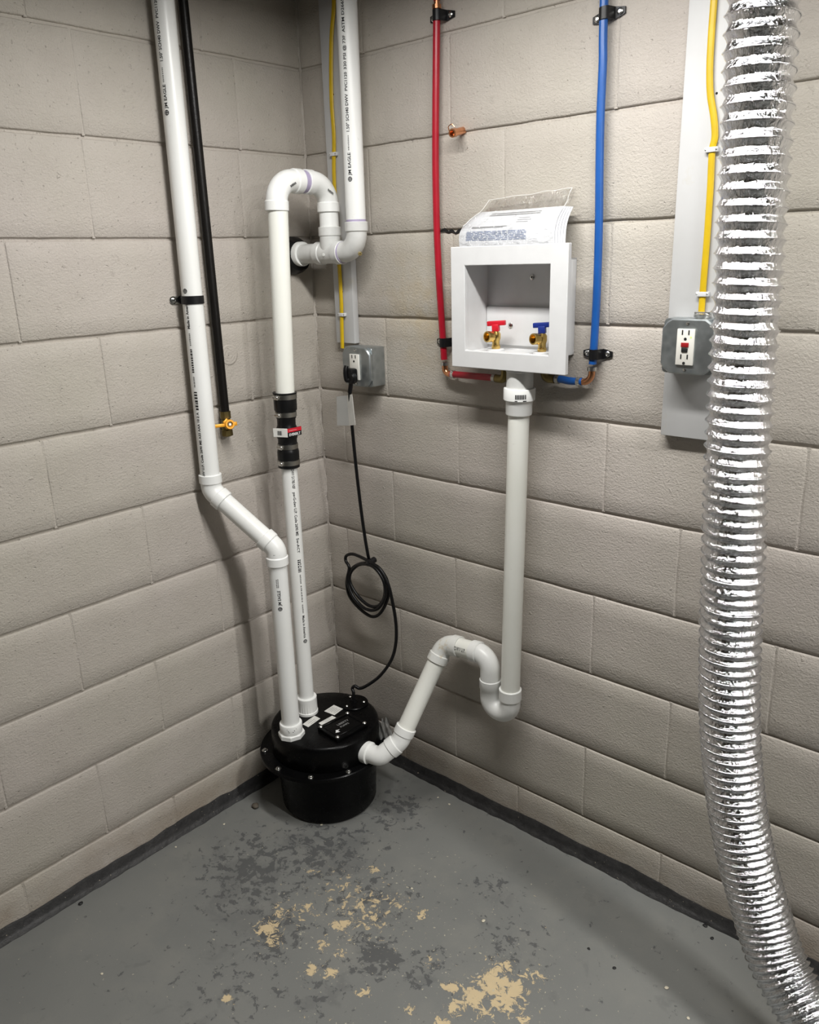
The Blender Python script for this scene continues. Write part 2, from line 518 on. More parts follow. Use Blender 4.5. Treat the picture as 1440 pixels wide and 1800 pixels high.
def block_mesh(L, h, var):
    key = (round(L, 4), round(h, 4), var)
    if key in BLK: return BLK[key]
    gapx, gapz, e, ex = .0012, .0028, .0036, .0034
    nx = max(3, int(L / .035)); nz = max(2, int(h / .035)); off = V((var * 13.1, var * 7.7, L * 31 + h * 17))
    us = [gapx, gapx + ex * .4, gapx + ex] + [gapx + ex + (L - 2 * gapx - 2 * ex) * i / nx for i in range(1, nx)] + [L - gapx - ex, L - gapx - ex * .4, L - gapx]
    ws = [gapz, gapz + e * .35, gapz + e] + [gapz + e + (h - 2 * gapz - 2 * e) * i / nz for i in range(1, nz)] + [h - gapz - e, h - gapz - e * .35, h - gapz]

    def drop(x, e0, dep):
        return dep * (1 - math.sqrt(max(0, 1 - (1 - min(x / e0, 1)) ** 2)))
    vs, fs = [], []
    for w_ in ws:
        for u in us:
            q = V((u * 14, w_ * 14, 0)) + off; q2 = V((u * 60, w_ * 60, 0)) + off
            y = .0009 * mnoise.noise(q) + .0003 * mnoise.noise(q2)
            y -= drop(min(u - gapx, L - gapx - u), ex, .0013) + drop(min(w_ - gapz, h - gapz - w_), e, .0054)
            du = .0006 * mnoise.noise(q * 1.7 + V((5, 0, 0))) if u in (us[0], us[-1]) else 0
            edge = min(w_ - gapz, h - gapz - w_) < e * 1.01
            dw = (.0012 * mnoise.noise(V((u * 22, 0, 3)) + off) + .0007 * mnoise.noise(V((u * 70, 0, 3)) + off)) if edge else 0
            vs.append((u + du, -y, w_ + dw))
    n = len(us)
    for j in range(len(ws) - 1):
        for i in range(n - 1): fs.append((j * n + i, j * n + i + 1, (j + 1) * n + i + 1, (j + 1) * n + i))
    # skirt back into the wall
    per = [i for i in range(n)] + [j * n + n - 1 for j in range(1, len(ws))] + [(len(ws) - 1) * n + i for i in range(n - 2, -1, -1)] + [j * n for j in range(len(ws) - 2, 0, -1)]
    b0 = len(vs)
    for i in per: vs.append((vs[i][0], .02, vs[i][2]))
    for i in range(len(per)): fs.append((per[i], per[(i + 1) % len(per)], b0 + (i + 1) % len(per), b0 + i))
    me = bpy.data.meshes.new('block'); me.from_pydata(vs, [], fs); me.polygons.foreach_set('use_smooth', [True] * len(fs))
    bm = bmesh.new(); bm.from_mesh(me); bmesh.ops.recalc_face_normals(bm, faces=bm.faces); bm.to_mesh(me); bm.free()
    me.materials.append(MATS['block_paint']); BLK[key] = me
    return me


def block_wall(side):
    rt = side == 'R'; ln = RX if rt else -LY
    parts = []
    if rt: parts.append(box((ln / 2, .1 + REC, CEIL / 2), ln + .0, .2, CEIL))
    else: parts.append(box((-.1 - REC, -ln / 2 + .1, CEIL / 2), .2, ln + .2, CEIL))
    lay = []
    for k in range(-3, 10):
        zt = min(Z0 - k * H, CEIL); zb = max(Z0 - (k + 1) * H, 0)
        if zt - zb < .02: continue
        j0 = J[side][k] % .4064; edges = [0.0]
        if j0 > .05: edges.append(j0)
        else: edges.append(j0 + .4064)
        while edges[-1] + .4064 < ln - .05: edges.append(edges[-1] + .4064)
        edges.append(ln)
        for a, b in zip(edges[:-1], edges[1:]): lay.append((a, b, zb, zt))
        for e in edges[1:-1]:    # head joints nearly flush with the faces
            hf = (box((e, REC / 2 + .0009, (zb + zt) / 2), .007, REC, zt - zb - .005) if rt else box((-REC / 2 - .0009, -e, (zb + zt) / 2), REC, .007, zt - zb - .005))
            parts.append(hf)
    wl = struct(mk('wall_right' if rt else 'wall_left', *join(*parts), 'block_paint', smooth=False))
    for i, (a, b, zb, zt) in enumerate(lay):
        me = block_mesh(b - a, zt - zb, i % 5)
        o = bpy.data.objects.new('block', me); COL.objects.link(o); o.parent = wl
        if rt: o.location = (a, 0, zb)
        else: o.location = (0, -b, zb); o.rotation_euler = (0, 0, math.pi / 2)
    return wl


WR = block_wall('R'); WL = block_wall('L')
struct(mk('wall_back', *box((RX / 2, LY - .1, CEIL / 2), RX + .2, .2, CEIL), 'far_wall', smooth=False))
struct(mk('wall_side', *box((RX + .1, LY / 2, CEIL / 2), .2, -LY, CEIL), 'far_wall', smooth=False))


def cove(side):
    rt = side == 'R'; ln = 3.1; n = 320; vs, fs = [], []
    for i in range(n + 1):
        s = .004 + ln * i / n
        sd = 3.0 if rt else 9.0
        h = .036 + .012 * mnoise.noise(V((s * 4.5, sd, 0))) + .004 * mnoise.noise(V((s * 22, sd, 0)))
        dp = .017 + .006 * mnoise.noise(V((s * 5, sd, 4))) + .004 * mnoise.noise(V((s * 30, sd, 5)))
        for (a, z) in ((-.012, h), (.0012, h), (.0045, h * .80), (.007, h * .4), (.010, .008), (dp, .0025), (dp + .001, -.002)):
            vs.append((s, -a, z) if rt else (a, -s, z))
    for i in range(n):
        for j in range(6): fs.append((i * 7 + j, i * 7 + j + 1, (i + 1) * 7 + j + 1, (i + 1) * 7 + j))
    o = mk('baseboard_right' if rt else 'baseboard_left', vs, fs, 'cove_tar', angle=60); return struct(o)


cove('R'); cove('L')
fv, ff = [], []
for i in range(221):
    z = .03 + 2.16 * i / 220; a = .003 + .006 * mnoise.noise(V((z * 9, 1, 0))) + .005 * mnoise.noise(V((z * 40, 2, 0))); b = .003 + .006 * mnoise.noise(V((z * 8, 7, 0))) + .005 * mnoise.noise(V((z * 38, 9, 0)))
    a = max(a, .001); b = max(b, .001)
    for (x, y) in ((-.004, -b), (.001, -b * .9), (.0016 + a * .22, -b * .28), (a * .9, -.001), (a, .004)): fv.append((x, y, z))
for i in range(220):
    for j in range(4): ff.append((i * 5 + j, i * 5 + j + 1, (i + 1) * 5 + j + 1, (i + 1) * 5 + j))
mk('mortar_fillet', fv, ff, 'block_paint', WR, angle=80)

sw = PX(403, 624, 0)
mk('paint_swirl', *lathe((-.002, sw.y, sw.z), (1, 0, 0), [(0, .027), (.0022, .026), (.0034, .0225), (.0026, .0195), (.0026, .0180), (.0040, .0150), (.0028, .0120), (.0028, .0105), (.0042, .0075), (.0030, .0045), (.0036, .001)], 30), 'block_paint', WL, angle=80)
ck_, cf_ = [], []
cpts = [(774, 407, .004), (782, 404, .009), (789, 408, .005), (795, 405, .007), (801, 410, .004), (806, 406, .008), (813, 404, .005), (819, 405, .002)]
for (x, y, wd) in cpts:
    p = PY(x, y, -.0022); ck_ += [p + V((0, 0, wd * .5)), p - V((0, 0, wd * .5))]
cf_ = [(2 * i, 2 * i + 1, 2 * i + 3, 2 * i + 2) for i in range(len(cpts) - 1)]
mk('mortar_crack', ck_, cf_, 'dark_hole', WR, smooth=False)

# ceiling strip lights (fixtures of the two strip lamps, above the frame)
for (x, y, wh) in ((1.05, -.58, 'near the block corner'), (2.75, -.46, 'beyond the foil duct')):
    c = thing('ceiling_light', (x, y, CEIL), 'white strip light fixture on ceiling ' + wh, 'light')
    mk('housing', *box((x, y, CEIL - .03), 1.25, .13, .06, bev=.008), 'lamp_housing', c)
    for s in (-1, 1): mk('end_cap', *box((x + s * .615, y, CEIL - .066), .02, .12, .02, bev=.004), 'lamp_housing', c)

# ------------------------------------------------------------------ sump basin
BX, BY = .200, -.240
LZ = .254
bas = thing('sump_basin', (BX, BY, 0), 'round black plastic pump basin with bolted flange standing in the corner', 'pump basin')
mk('tub', *lathe((BX, BY, 0), (0, 0, 1), [(0.0, .118), (.002, .130), (.01, .135), (.05, .1365), (.155, .142), (.168, .146), (.1685, .02)], 72), 'black_basin', bas)
FX, FY = .194, -.246
mk('flange', *lathe((FX, FY, .166), (0, 0, 1), [(0, .140), (0, .1755), (.002, .1785), (.010, .1785), (.0125, .1765), (.0125, .140)], 72), 'black_basin', bas)
mk('cover', *lathe((BX, BY, .180), (0, 0, 1), [(0, .1505), (.003, .152), (.055, .1515), (.066, .150), (.0715, .1455), (.0735, .139), (.0740, .10), (.0742, .02)], 96), 'black_basin', bas)
for i in range(10):
    a = math.radians(-126 + 35.6 * i)
    p = V((FX + .1655 * math.cos(a), FY + .1655 * math.sin(a), .1785))
    b = mk('bolt', *lathe(p, (0, 0, 1), [(0, .0085), (.0012, .0085), (.0012, .006), (.004, .0055), (.0058, .004), (.006, .001)], 12), 'steel', bas)
# access plate with four screws and raised maker's lettering
pc = [PZ(x, y, LZ + .012) for x, y in ((563, 1278), (611, 1254), (642, 1271), (594, 1297))]
cen = sum(pc, V()) / 4
exd = ((pc[1] - pc[0]) + (pc[2] - pc[3])).normalized(); eyd = V((0, 0, 1)).cross(exd)
lx = ((pc[1] - pc[0]).length + (pc[2] - pc[3]).length) / 2; ly = ((pc[3] - pc[0]).length + (pc[2] - pc[1]).length) / 2
cen.z = LZ + .006; AX = (exd, eyd, V((0, 0, 1)))
pl = mk('access_plate', *box(cen, lx + .012, ly + .012, .013, AX, .0022), 'black_basin', bas)
rim = []
for s in (-1, 1):
    rim.append(box(cen + exd * (s * (lx / 2 - .004)) + V((0, 0, .007)), .003, ly - .012, .003, AX, .001, 1))
    rim.append(box(cen + eyd * (s * (ly / 2 - .004)) + V((0, 0, .007)), lx - .012, .003, .003, AX, .001, 1))
mk('raised_rim', *join(*rim), 'black_basin', pl)
for sx in (-1, 1):
    for sy in (-1, 1):
        screw(cen + exd * (sx * (lx / 2 - .001)) + eyd * (sy * (ly / 2 - .001)) + V((0, 0, .0063)), (0, 0, 1), .0055, 'steel', pl, h=.004)
lt = (text_flat('LIBERTY', cen - exd * .012 + eyd * .006 + V((0, 0, .0068)), exd, eyd, .011, .040), text_flat('PUMPS', cen - exd * .012 - eyd * .007 + V((0, 0, .0068)), exd, eyd, .010, .030))
letters(lt, 'print_grey', pl, 'raised_lettering')
lg = cen - exd * .030 - eyd * .012 + V((0, 0, .0068))
mk('emblem', *join(([lg + exd * a + eyd * b for a, b in ((-.008, -.004), (.004, -.009), (.002, -.001), (.010, .001), (.0, .006), (-.003, .001))], [(0, 1, 2, 3, 4, 5)])), 'print_white', pl)
# stickers
for i, q in enumerate((((570, 1250), (587, 1239), (603, 1246), (588, 1257)), ((560, 1271), (584, 1258), (592, 1262), (568, 1276)), ((532, 1273), (553, 1258), (563, 1263), (542, 1278)))):
    qs = [PZ(x, y, LZ + .0008) for x, y in q]; c0 = sum(qs, V()) / 4
    st = mk('sticker', qs + [p - V((0, 0, .0016)) for p in qs], [(0, 1, 2, 3), (0, 1, 5, 4), (1, 2, 6, 5), (2, 3, 7, 6), (3, 0, 4, 7)], 'sticker', bas, smooth=False)
    ex = (qs[1] - qs[0]).normalized(); ey = V((0, 0, 1)).cross(ex); Lw = (qs[1] - qs[0]).length; Lh = (qs[3] - qs[0]).length
    ln = []
    nl = 5 if i == 0 else 3
    for k in range(nl):
        o0 = c0 + ey * (Lh * (.32 - .64 * k / max(1, nl - 1))) + V((0, 0, .0003)); wq = Lw * random.uniform(.2, .36)
        ln.append(([o0 - ex * wq - ey * .0006, o0 + ex * wq - ey * .0006, o0 + ex * wq + ey * .0006, o0 - ex * wq + ey * .0006], [(0, 1, 2, 3)]))
    mk('small_print', *join(*ln), 'print_grey', st, smooth=False)
# cord gland plate
cg = PZ(622, 1234, LZ + .004)
gl = mk('cord_gland', *lathe((cg.x, cg.y, LZ - .001), (0, 0, 1), [(0, .042), (.004, .042), (.006, .040), (.0065, .012), (.014, .009), (.015, .006)], 36), 'black_basin', bas)
for a in (35, 155, 275):
    a = math.radians(a); screw((cg.x + .03 * math.cos(a), cg.y + .03 * math.sin(a), LZ + .005), (0, 0, 1), .0042, 'steel', gl, h=.003)
# side inlet collar
IN0 = V((.345, -.232, .203))
RAD = (V((IN0.x - BX, IN0.y - BY, 0)) + V((.0, .05, 0))).normalized()
mk('inlet_collar', *cyl(IN0 - RAD * .04, IN0 - RAD * .010, .034, 28, .002), 'black_basin', bas)


# ------------------------------------------------------------------ PVC runs
rnd = random.Random(3)
TOC = V((.83, -.56, 0))


def hub(p, d, prof, parent, mat='pvc_white', name='coupling', seg=28):
    return mk(name, *lathe(p, d, prof, seg), mat, parent)


# --- vent riser on the left wall
v1 = PX(372, 862, .040); v2 = V((.1886, -.3526, .795)); v0 = V((.040, v1.y + .010, CEIL)); v3 = V((.1886, -.3526, LZ))
vent = thing('vent_pipe', v3, 'white vent pipe jogging from basin lid across to the block wall beside the gas pipe', 'pipe')
up_ = (v0 - v1).normalized(); dg = (v2 - v1).normalized()
p1 = mk('pipe', *cyl(v1 + up_ * .035, v0, RP), 'pvc_white', vent)
e1 = mk('elbow', *elbow(v1, v0, v2, .043, .043, .034), 'pvc_white', vent)
p2 = mk('pipe', *cyl(v1 + dg * .035, v2 - dg * .035, RP), 'pvc_white', vent)
e2 = mk('elbow', *elbow(v2, v1, v3, .043, .043, .034), 'pvc_white', vent)
p3 = mk('pipe', *cyl(v2 - V((0, 0, .035)), v3 + V((0, 0, .02)), RP), 'pvc_white', vent)
hb = hub(v3, (0, 0, 1), [(.008, .025), (.008, .0285), (.012, .0305), (.038, .0305), (.0395, .0295), (.0395, .0245)], vent, name='adapter')
hx = lathe(v3, (0, 0, 1), [(-.001, .036), (.010, .036), (.012, .034), (.012, .02)], 8)
mk('hex_nut', *hx, 'pvc_white', vent, angle=20)
fc = (CAM - v3); fc.z = 0; fc.normalize()
mk('small_print', *marks_pipe(v3 + V((0, 0, .031)) + V((0, 0, 0)), fc.cross(V((0, 0, 1))) * -1, V((0, 0, 1)), .03, []) if False else marks_pipe(v3 + V((0, 0, .024)), (0, 0, 1), fc, .0305, [(.008, .0098, -.014, .012), (.003, .006, -.009, .009), (0, .0015, -.006, .008)]), 'print_ink', hb, smooth=False)
# lettering on the riser, reading upward
fl_ = V((.83, -.56, 0)); side = V((.30, -.95, 0))


def zat(a, b, py):    # point of the axis a-b seen at image row py
    lo, hi = 0.0, 1.0
    for _ in range(40):
        m = (lo + hi) / 2; q = a.lerp(b, m) - CAM; yy = 900 - F * q.dot(_u) / q.dot(_d)
        if yy > py: lo = m
        else: hi = m
    return a.lerp(b, lo)


lets = []
pa = zat(v1, v0, 201); lets.append(ring_mark(pa, up_, side, RP, .0055))
for s, y0, y1, sz in (('JM EAGLE', 193, 152, .0105), ('1.50" SCH40 DWV', 113, 42, .0105), ('PVC1120', 37, 2, .0095), ('330 PSI @ 73F', -4, -60, .0095)):
    a, b = zat(v1, v0, y0), zat(v1, v0, y1); lets.append(text_pipe(s, a, up_, side, RP, sz, (b - a).length))
a, b = zat(v1, v0, 148), zat(v1, v0, 122)
sm = [marks_pipe(a, up_, side, RP, bars(9, (b - a).length, .003, rnd))]
lets.append(ring_mark(zat(v1, v0, 511), up_, side, RP, .0055))
for s, y0, y1, sz in (('NW U.P. Code 2690 ME A33 AAA 10 2 A', 836, 722, .0095), ('Made in America', 577, 528, .0100)):
    a, b = zat(v1, v0, y0), zat(v1, v0, y1); lets.append(text_pipe(s, a, up_, side, RP, sz, (b - a).length))
for y0, y1, hh_, n in ((718, 686, .009, 7), (678, 660, .004, 7), (653, 612, .006, 12), (606, 584, .004, 8)):
    a, b = zat(v1, v0, y0), zat(v1, v0, y1); (lets if hh_ > .005 else sm).append(marks_pipe(a, up_, side, RP, bars(n, (b - a).length, hh_, rnd)))
letters(lets, 'print_ink', p1)
letters(sm, 'print_grey', p1, 'small_print')
lets = [ring_mark(zat(v3, v2, 1064), (0, 0, 1), V((.72, -.7, 0)), RP, .0055)]
a, b = zat(v3, v2, 1058), zat(v3, v2, 1032); lets.append(text_pipe('JM EAGLE', a, (0, 0, 1), V((.72, -.7, 0)), RP, .0105, (b - a).length))
letters(lets, 'print_ink', p3)
a, b = zat(v3, v2, 1027), zat(v3, v2, 1012)
mk('small_print', *join(marks_pipe(a, (0, 0, 1), V((.72, -.7, 0)), RP, bars(6, (b - a).length, .0025, rnd)), marks_pipe(a, (0, 0, 1), V((.60, -.8, 0)), RP, bars(6, (b - a).length, .0025, rnd))), 'print_grey', p3, smooth=False)
mk('small_print', *marks_pipe(v2 + V((.0, .0, .002)), V((.5, -.2, .6)), V((.8, -.5, .5)), .0268, [(0, .004, -.010, .006), (.006, .0075, -.012, .004), (-.008, -.0065, -.004, .010)], .0012), 'print_ink', e2, smooth=False)

# strap holding the riser
sp = zat(v1, v0, 527)
strap = thing('pipe_strap', (0, sp.y, sp.z), 'black strap with screwed metal ear holding the vent pipe to the wall', 'pipe strap')


def band(c, ax, r, wd, th, parent, mat, name, seg=40, a0=0, a1=360):
    ax = V(ax).normalized(); secs = []; vs, fs = [], []
    n, b = frame(ax)
    N = seg
    for i in range(N + 1):
        a = math.radians(a0 + (a1 - a0) * i / N); rr = n * math.cos(a) + b * math.sin(a)
        for (q, z) in ((r, -wd / 2), (r + th, -wd / 2 + th * .3), (r + th, wd / 2 - th * .3), (r, wd / 2)): vs.append(V(c) + rr * q + ax * z)
    for i in range(N):
        for j in range(4): fs.append((i * 4 + j, i * 4 + (j + 1) % 4, (i + 1) * 4 + (j + 1) % 4, (i + 1) * 4 + j))
    return mk(name, vs, fs, mat, parent)


band(sp, up_, RP + .0002, .019, .0022, strap, 'black_strap', 'band')
ec = PX(307, 527, .003)
ear = mk('ear', *join(box((.0015, ec.y + .006, sp.z), .003, .020, .0185, bev=.001), cyl((.0, ec.y - .004, sp.z), (.003, ec.y - .004, sp.z), .0092, 20)), 'steel', strap)
mk('ear_web', *box((.014, ec.y + .0225, sp.z), .028, .0026, .0185, (V((.72, .69, 0)), V((-.69, .72, 0)), V((0, 0, 1))), .0008), 'black_strap', strap)
screw((.003, ec.y - .002, sp.z), (1, 0, 0), .0062, 'steel', ear, h=.004)

# --- discharge line from the basin up through check valve, loop and tee
d0 = V((.1358, -.2472, LZ)); dt = (.1540, -.2370); zc0, zc1 = .978, 1.172
zT = 1.668; yR = -.070; xT = .150; zR = 1.503
c1 = V((dt[0], dt[1], zT)); c2 = V((xT, yR, zT)); te = V((xT, yR, zR)); rc = V((.2455, yR, zR + .002)); rt_ = V((.2480, yR, CEIL))
dis = thing('discharge_pipe', d0, 'white discharge pipe from basin with rubber check valve, top loop, tee and ceiling riser', 'pipe')
dm0 = V((.1358, -.2472, zc0)); dm1 = V((.1385, -.2455, zc1))
lower = mk('pipe', *cyl(d0 + V((0, 0, .02)), dm0 + V((0, 0, .03)), .0212), 'pvc_white', dis)
upper = mk('pipe', *cyl(dm1 - V((0, 0, .03)), c1 - V((0, 0, .06)), RP), 'pvc_cream', dis)
# ribbed male adapter on the lid
ad = [(-.001, .0300), (.007, .0300), (.0085, .0285), (.0085, .0265)]
vs, fs = [], []
N = 48
for z, r in ((.008, .0275), (.038, .0275), (.041, .0285), (.050, .0285), (.0515, .0275), (.0515, .021)):
    for k in range(N):
        a = 2 * math.pi * k / N; rr = r + (.0011 if (k % 2 and .007 < z < .039) else 0); vs.append(d0 + V((rr * math.cos(a), rr * math.sin(a), z)))
for j in range(5):
    for k in range(N): fs.append((j * N + k, j * N + (k + 1) % N, (j + 1) * N + (k + 1) % N, (j + 1) * N + k))
mk('adapter', *join((vs, fs), lathe(d0, (0, 0, 1), ad, 32)), 'pvc_white', dis, angle=25)
# check valve
L_ = zc1 - zc0; va = (dm1 - dm0).normalized()
vprof = [(0, .022), (0, .0278), (.040, .0282), (.046, .0272), (.050, .0252), (.062, .0252), (.064, .0245), (.075, .0245), (.078, .0262), (.088, .0265), (.100, .0265), (.104, .0262), (.110, .0236), (.126, .0236),
         (.130, .0258), (.146, .0262), (.150, .0290), (.170, .0292), (L_ - .004, .0285), (L_ - .003, .0305), (L_, .0305), (L_, .0235)]
val = mk('check_valve', *lathe(dm0, va, [(s * 1.0, r) for s, r in vprof], 40), 'black_rubber', dis)
for s, r in ((.014, .0280), (.056, .0254), (.139, .0262), (.184, .0290)):
    cc = dm0 + va * s
    cl = band(cc, va, r, .0125, .0012, val, 'clamp_steel', 'hose_clamp')
    bd = V((.15, -.99, 0)); q = cc + bd * (r + .003)
    mk('clamp_screw', *join(cyl(q - V((.011, .0, 0)), q + V((.008, -.001, 0)), .0042, 12, .0008), box(q + V((0, .001, 0)), .013, .007, .011, bev=.001)), 'steel', cl)
# flat label block round the middle
lc = dm0 + va * .095
wr = [lc + V((.83, -.56, 0)) * .030]
ld = V((.83, -.56, 0)); lu = V((.56, .83, 0))
cr = lc + ld * .033 - lu * .002
lab = mk('label_band', [], [], 'clamp_steel', val) if False else None
for (nm, e0, e1, mat) in (('label_white', lc + (-lu) * .036 + ld * .012, cr, 'sticker'), ('label_black', cr, lc + lu * .036 + ld * .010, 'black_strap')):
    dd = (e1 - e0); no = dd.cross(V((0, 0, 1))).normalized()
    if no.dot(ld) < 0: no = -no
    bx = box((e0 + e1) / 2 - no * .0015, dd.length, .003, .022, (dd.normalized(), no, V((0, 0, 1))), .0004, 1)
    lo = mk(nm, *bx, mat, val)
    if nm == 'label_black':
        f0 = (e0 + e1) / 2 + no * .0003; ud = dd.normalized()
        mk('red_stripe', [f0 + ud * (-dd.length / 2) + V((0, 0, .001)), f0 + ud * (dd.length / 2) + V((0, 0, .001)), f0 + ud * (dd.length / 2) + V((0, 0, .0108)), f0 - ud * (dd.length / 2) + V((0, 0, .0108))], [(0, 1, 2, 3)], 'red_plastic', lo, smooth=False)
        mk('printed_lettering', *text_flat('EVERBILT', f0 - ud * (dd.length * .40) + V((0, 0, -.0085)) + no * .0002, ud, V((0, 0, 1)), .0095, dd.length * .8), 'print_white', lo, smooth=False)
        mk('small_print', *text_flat('________', f0 - ud * (dd.length * .40) + V((0, 0, .006)) + no * .0003, ud, V((0, 0, 1)), .006, dd.length * .55), 'print_white', lo, smooth=False)
    else:
        f0 = (e0 + e1) / 2 + no * .0003; ud = dd.normalized()
        bb = [([f0 + ud * u + V((0, 0, z0)) for u, z0 in ((u0, -.006), (u1, -.006), (u1, .005), (u0, .005))], [(0, 1, 2, 3)]) for u0, u1 in ((-.008, -.0065), (-.0055, -.003), (-.0025, -.002), (-.001, .0015), (.002, .003), (.004, .0043))]
        mk('barcode', *join(*bb), 'print_ink', lo, smooth=False)
# lettering on the lower pipe, reading downward
fd = V((.80, -.60, 0)) * 1.0 + V((.35, .25, 0)); dn = V((0, 0, -1)); lets = []
for s, y0, y1, sz in (('DWV D1785 NSF', 822, 856, .0105), ('pw-G-dwv U.P. Code 2690 ME', 862, 938, .0105), ('Sw-ACT', 942, 968, .0095), ('Made in America', 1077, 1116, .0095)):
    a, b = zat(d0, dm0, y0), zat(d0, dm0, y1); lets.append(text_pipe(s, a, dn, fd, .0212, sz, (b - a).length))
a, b = zat(d0, dm0, 980), zat(d0, dm0, 1002); lets.append(marks_pipe(a, dn, fd, .0212, bars(7, (b - a).length, .010, rnd)))
lets.append(ring_mark(zat(d0, dm0, 1122), dn, fd, .0212, .0055)); letters(lets, 'print_ink', lower)
sm = []
for y0, y1 in ((1006, 1022), (1025, 1055), (1058, 1073)):
    a, b = zat(d0, dm0, y0), zat(d0, dm0, y1); sm.append(marks_pipe(a, dn, fd, .0212, bars(9, (b - a).length, .004, rnd)))
letters(sm, 'print_grey', lower, 'small_print')
# loop
eA = mk('elbow', *elbow(c1, dm1, c2, .068, .076, .050), 'pvc_white', dis)
eB = mk('elbow', *elbow(c2, c1, te, .076, .068, .050), 'pvc_white', dis)
hz = (c2 - c1).normalized()
mk('primed_nipple', *cyl(c1 + hz * .07, c2 - hz * .07, .0252), 'primer_purple', dis)
mk('pipe', *cyl(c2 - V((0, 0, .05)), te + V((0, 0, .05)), RP), 'pvc_white', dis)
for e, cc, sgn in ((eA, c1, 1), (eB, c2, -1)):
    mid = cc + hz * (sgn * .026) - V((0, 0, .022)); dl = (hz * (1 if sgn > 0 else 1) + V((0, 0, .55 * sgn))).normalized()
    mk('small_print', *marks_pipe(mid, dl, V((1, -.1, .3)), .0262, bars(7, .020, .006, rnd) + [(-.002, .012, .006, .0075), (.004, .018, .009, .010)], .0010), 'print_ink', e, smooth=False)
# tee and stub into the wall
hubp = [(0, .024), (0, .0272), (.0012, .0284), (.020, .0284), (.0225, .0262)]
xl, xr = xT - .047, xT + .044
run = [(xl, .0250), (xl, .0272), (xl + .0012, .0284), (xl + .020, .0284), (xl + .0225, .0262), (xr - .0225, .0262), (xr - .020, .0284), (xr - .0012, .0284), (xr, .0272), (xr, .0250)]
tee = join(sweep([(V((x, yR, zR)), V((1, 0, 0)), r) for x, r in run], 32), lathe(te, (0, 0, 1), [(0, .0245), (.020, .0262), (.0395, .0262), (.042, .0284), (.061, .0284), (.0622, .0272), (.0622, .024)], 32))
tm = mk('tee', *tee, 'pvc_grey', dis)
mk('moulded_button', *lathe(te + V((0, -.0255, -.004)), (0, -1, 0), [(0, .004), (.0012, .004), (.0014, .002)], 12), 'pvc_white', tm)
mk('pipe', *cyl((xl + .01, yR, zR), (.012, yR, zR), RP), 'pvc_grey', dis)
mk('wall_hub', *lathe((.004, yR, zR), (1, 0, 0), [(0, .031), (.040, .031), (.042, .030), (.042, .0245)], 32), 'pvc_white', dis)
sv = []
rs = random.Random(5)
for k in range(40):
    a = 2 * math.pi * k / 40; rr = .036 + .006 * mnoise.noise(V((math.cos(a) * 2, math.sin(a) * 2, 1))) + (.008 if math.sin(a) < -.5 else 0)
    for (x, q) in ((-.004, rr + .008), (.010, rr + .008), (.020, rr + .003), (.030, rr - .002), (.031, .0305)): sv.append(V((x, yR + q * math.cos(a), zR + q * math.sin(a))))
sf = [(k * 5 + j, k * 5 + j + 1, ((k + 1) % 40) * 5 + j + 1, ((k + 1) % 40) * 5 + j) for k in range(40) for j in range(4)]
mk('wall_seal', sv, sf, 'black_rubber', dis)
eR = mk('elbow', *elbow(rc, rt_, te, .068, .052, .046, (True, False), rb=.0252), 'pvc_grey', dis)
mk('primer_ring', *lathe((xr - .0005, yR, zR), (1, 0, 0), [(0, .0265), (.004, .0258), (.0042, .025)], 28), 'primer_purple', eR)
screw(rc + V((.022, -.014, -.006)), V((.75, -.6, -.2)), .005, 'screw_gold', eR, name='brass_stud', h=.006)
ris = mk('riser', *cyl(rc + V((0, 0, .05)), rt_, RP), 'pvc_white', dis)
mk('primer_smear', *lathe(rc + V((0, 0, .068)), (0, 0, 1), [(0, RP + .0002), (.0045, RP + .0004), (.005, RP)], 28), 'primer_purple', ris)
lets, sm = [], []; fr = V((.34, -.94, 0)); ur = (rt_ - rc).normalized()
lets.append(ring_mark(zat(rc, rt_, 316), ur, fr, RP, .0055))
for s, y0, y1, sz in (('JM EAGLE', 309, 270, .0105), ('1.50" SCH40 DWV', 235, 168, .0105), ('PVC1120', 163, 130, .0095), ('330 PSI @ 73F', 126, 66, .0095), ('ASTM D2665', 61, 2, .0095)):
    a, b = zat(rc, rt_, y0), zat(rc, rt_, y1); lets.append(text_pipe(s, a, ur, fr, RP, sz, (b - a).length))
a, b = zat(rc, rt_, 266), zat(rc, rt_, 240)
letters(lets, 'print_ink', ris)
mk('small_print', *marks_pipe(a, ur, fr, RP, bars(9, (b - a).length, .003, rnd)), 'print_grey', ris, smooth=False)

# --- washer drain with P-trap running back to the basin
yS = -.052
s0 = PY(914, 690, yS); s0.z = 1.240; s1 = PY(897, 1224, yS)
st = thing('washer_drain', (s1.x, yS, .0), 'cream white washer standpipe and trap between supply box and basin', 'pipe')
sd_ = (s0 - s1).normalized()
mk('tailpiece', *cyl(s0 - sd_ * .040, s0 + sd_ * .003, .030), 'pvc_grey', st)
ck = mk('reducing_coupling', *lathe(s0 - sd_ * .036, -sd_, [(0, .030), (0, .0345), (.0015, .0355), (.026, .0355), (.030, .0310), (.032, .0300), (.058, .0298), (.060, .0290), (.060, .0245)], 32), 'pvc_white', st)
mk('small_print', *join(marks_pipe(s0 - sd_ * .053, V((.83, .56, 0)) * .0 + V((0, 0, 1)), V((.60, -.8, 0)), .0355, [(-.004 + .0, .006, v, v + .0026) for v in (-.013, -.009, -.0055, -.002, .0015, .005, .0085)] + [(-.009, -.007, -.014, -.006), (-.009, -.007, .006, .012)])), 'print_ink', ck, smooth=False)
mk('pipe', *cyl(s0 - sd_ * .09, s1 + V((0, 0, .01)), RP), 'pvc_cream', st)
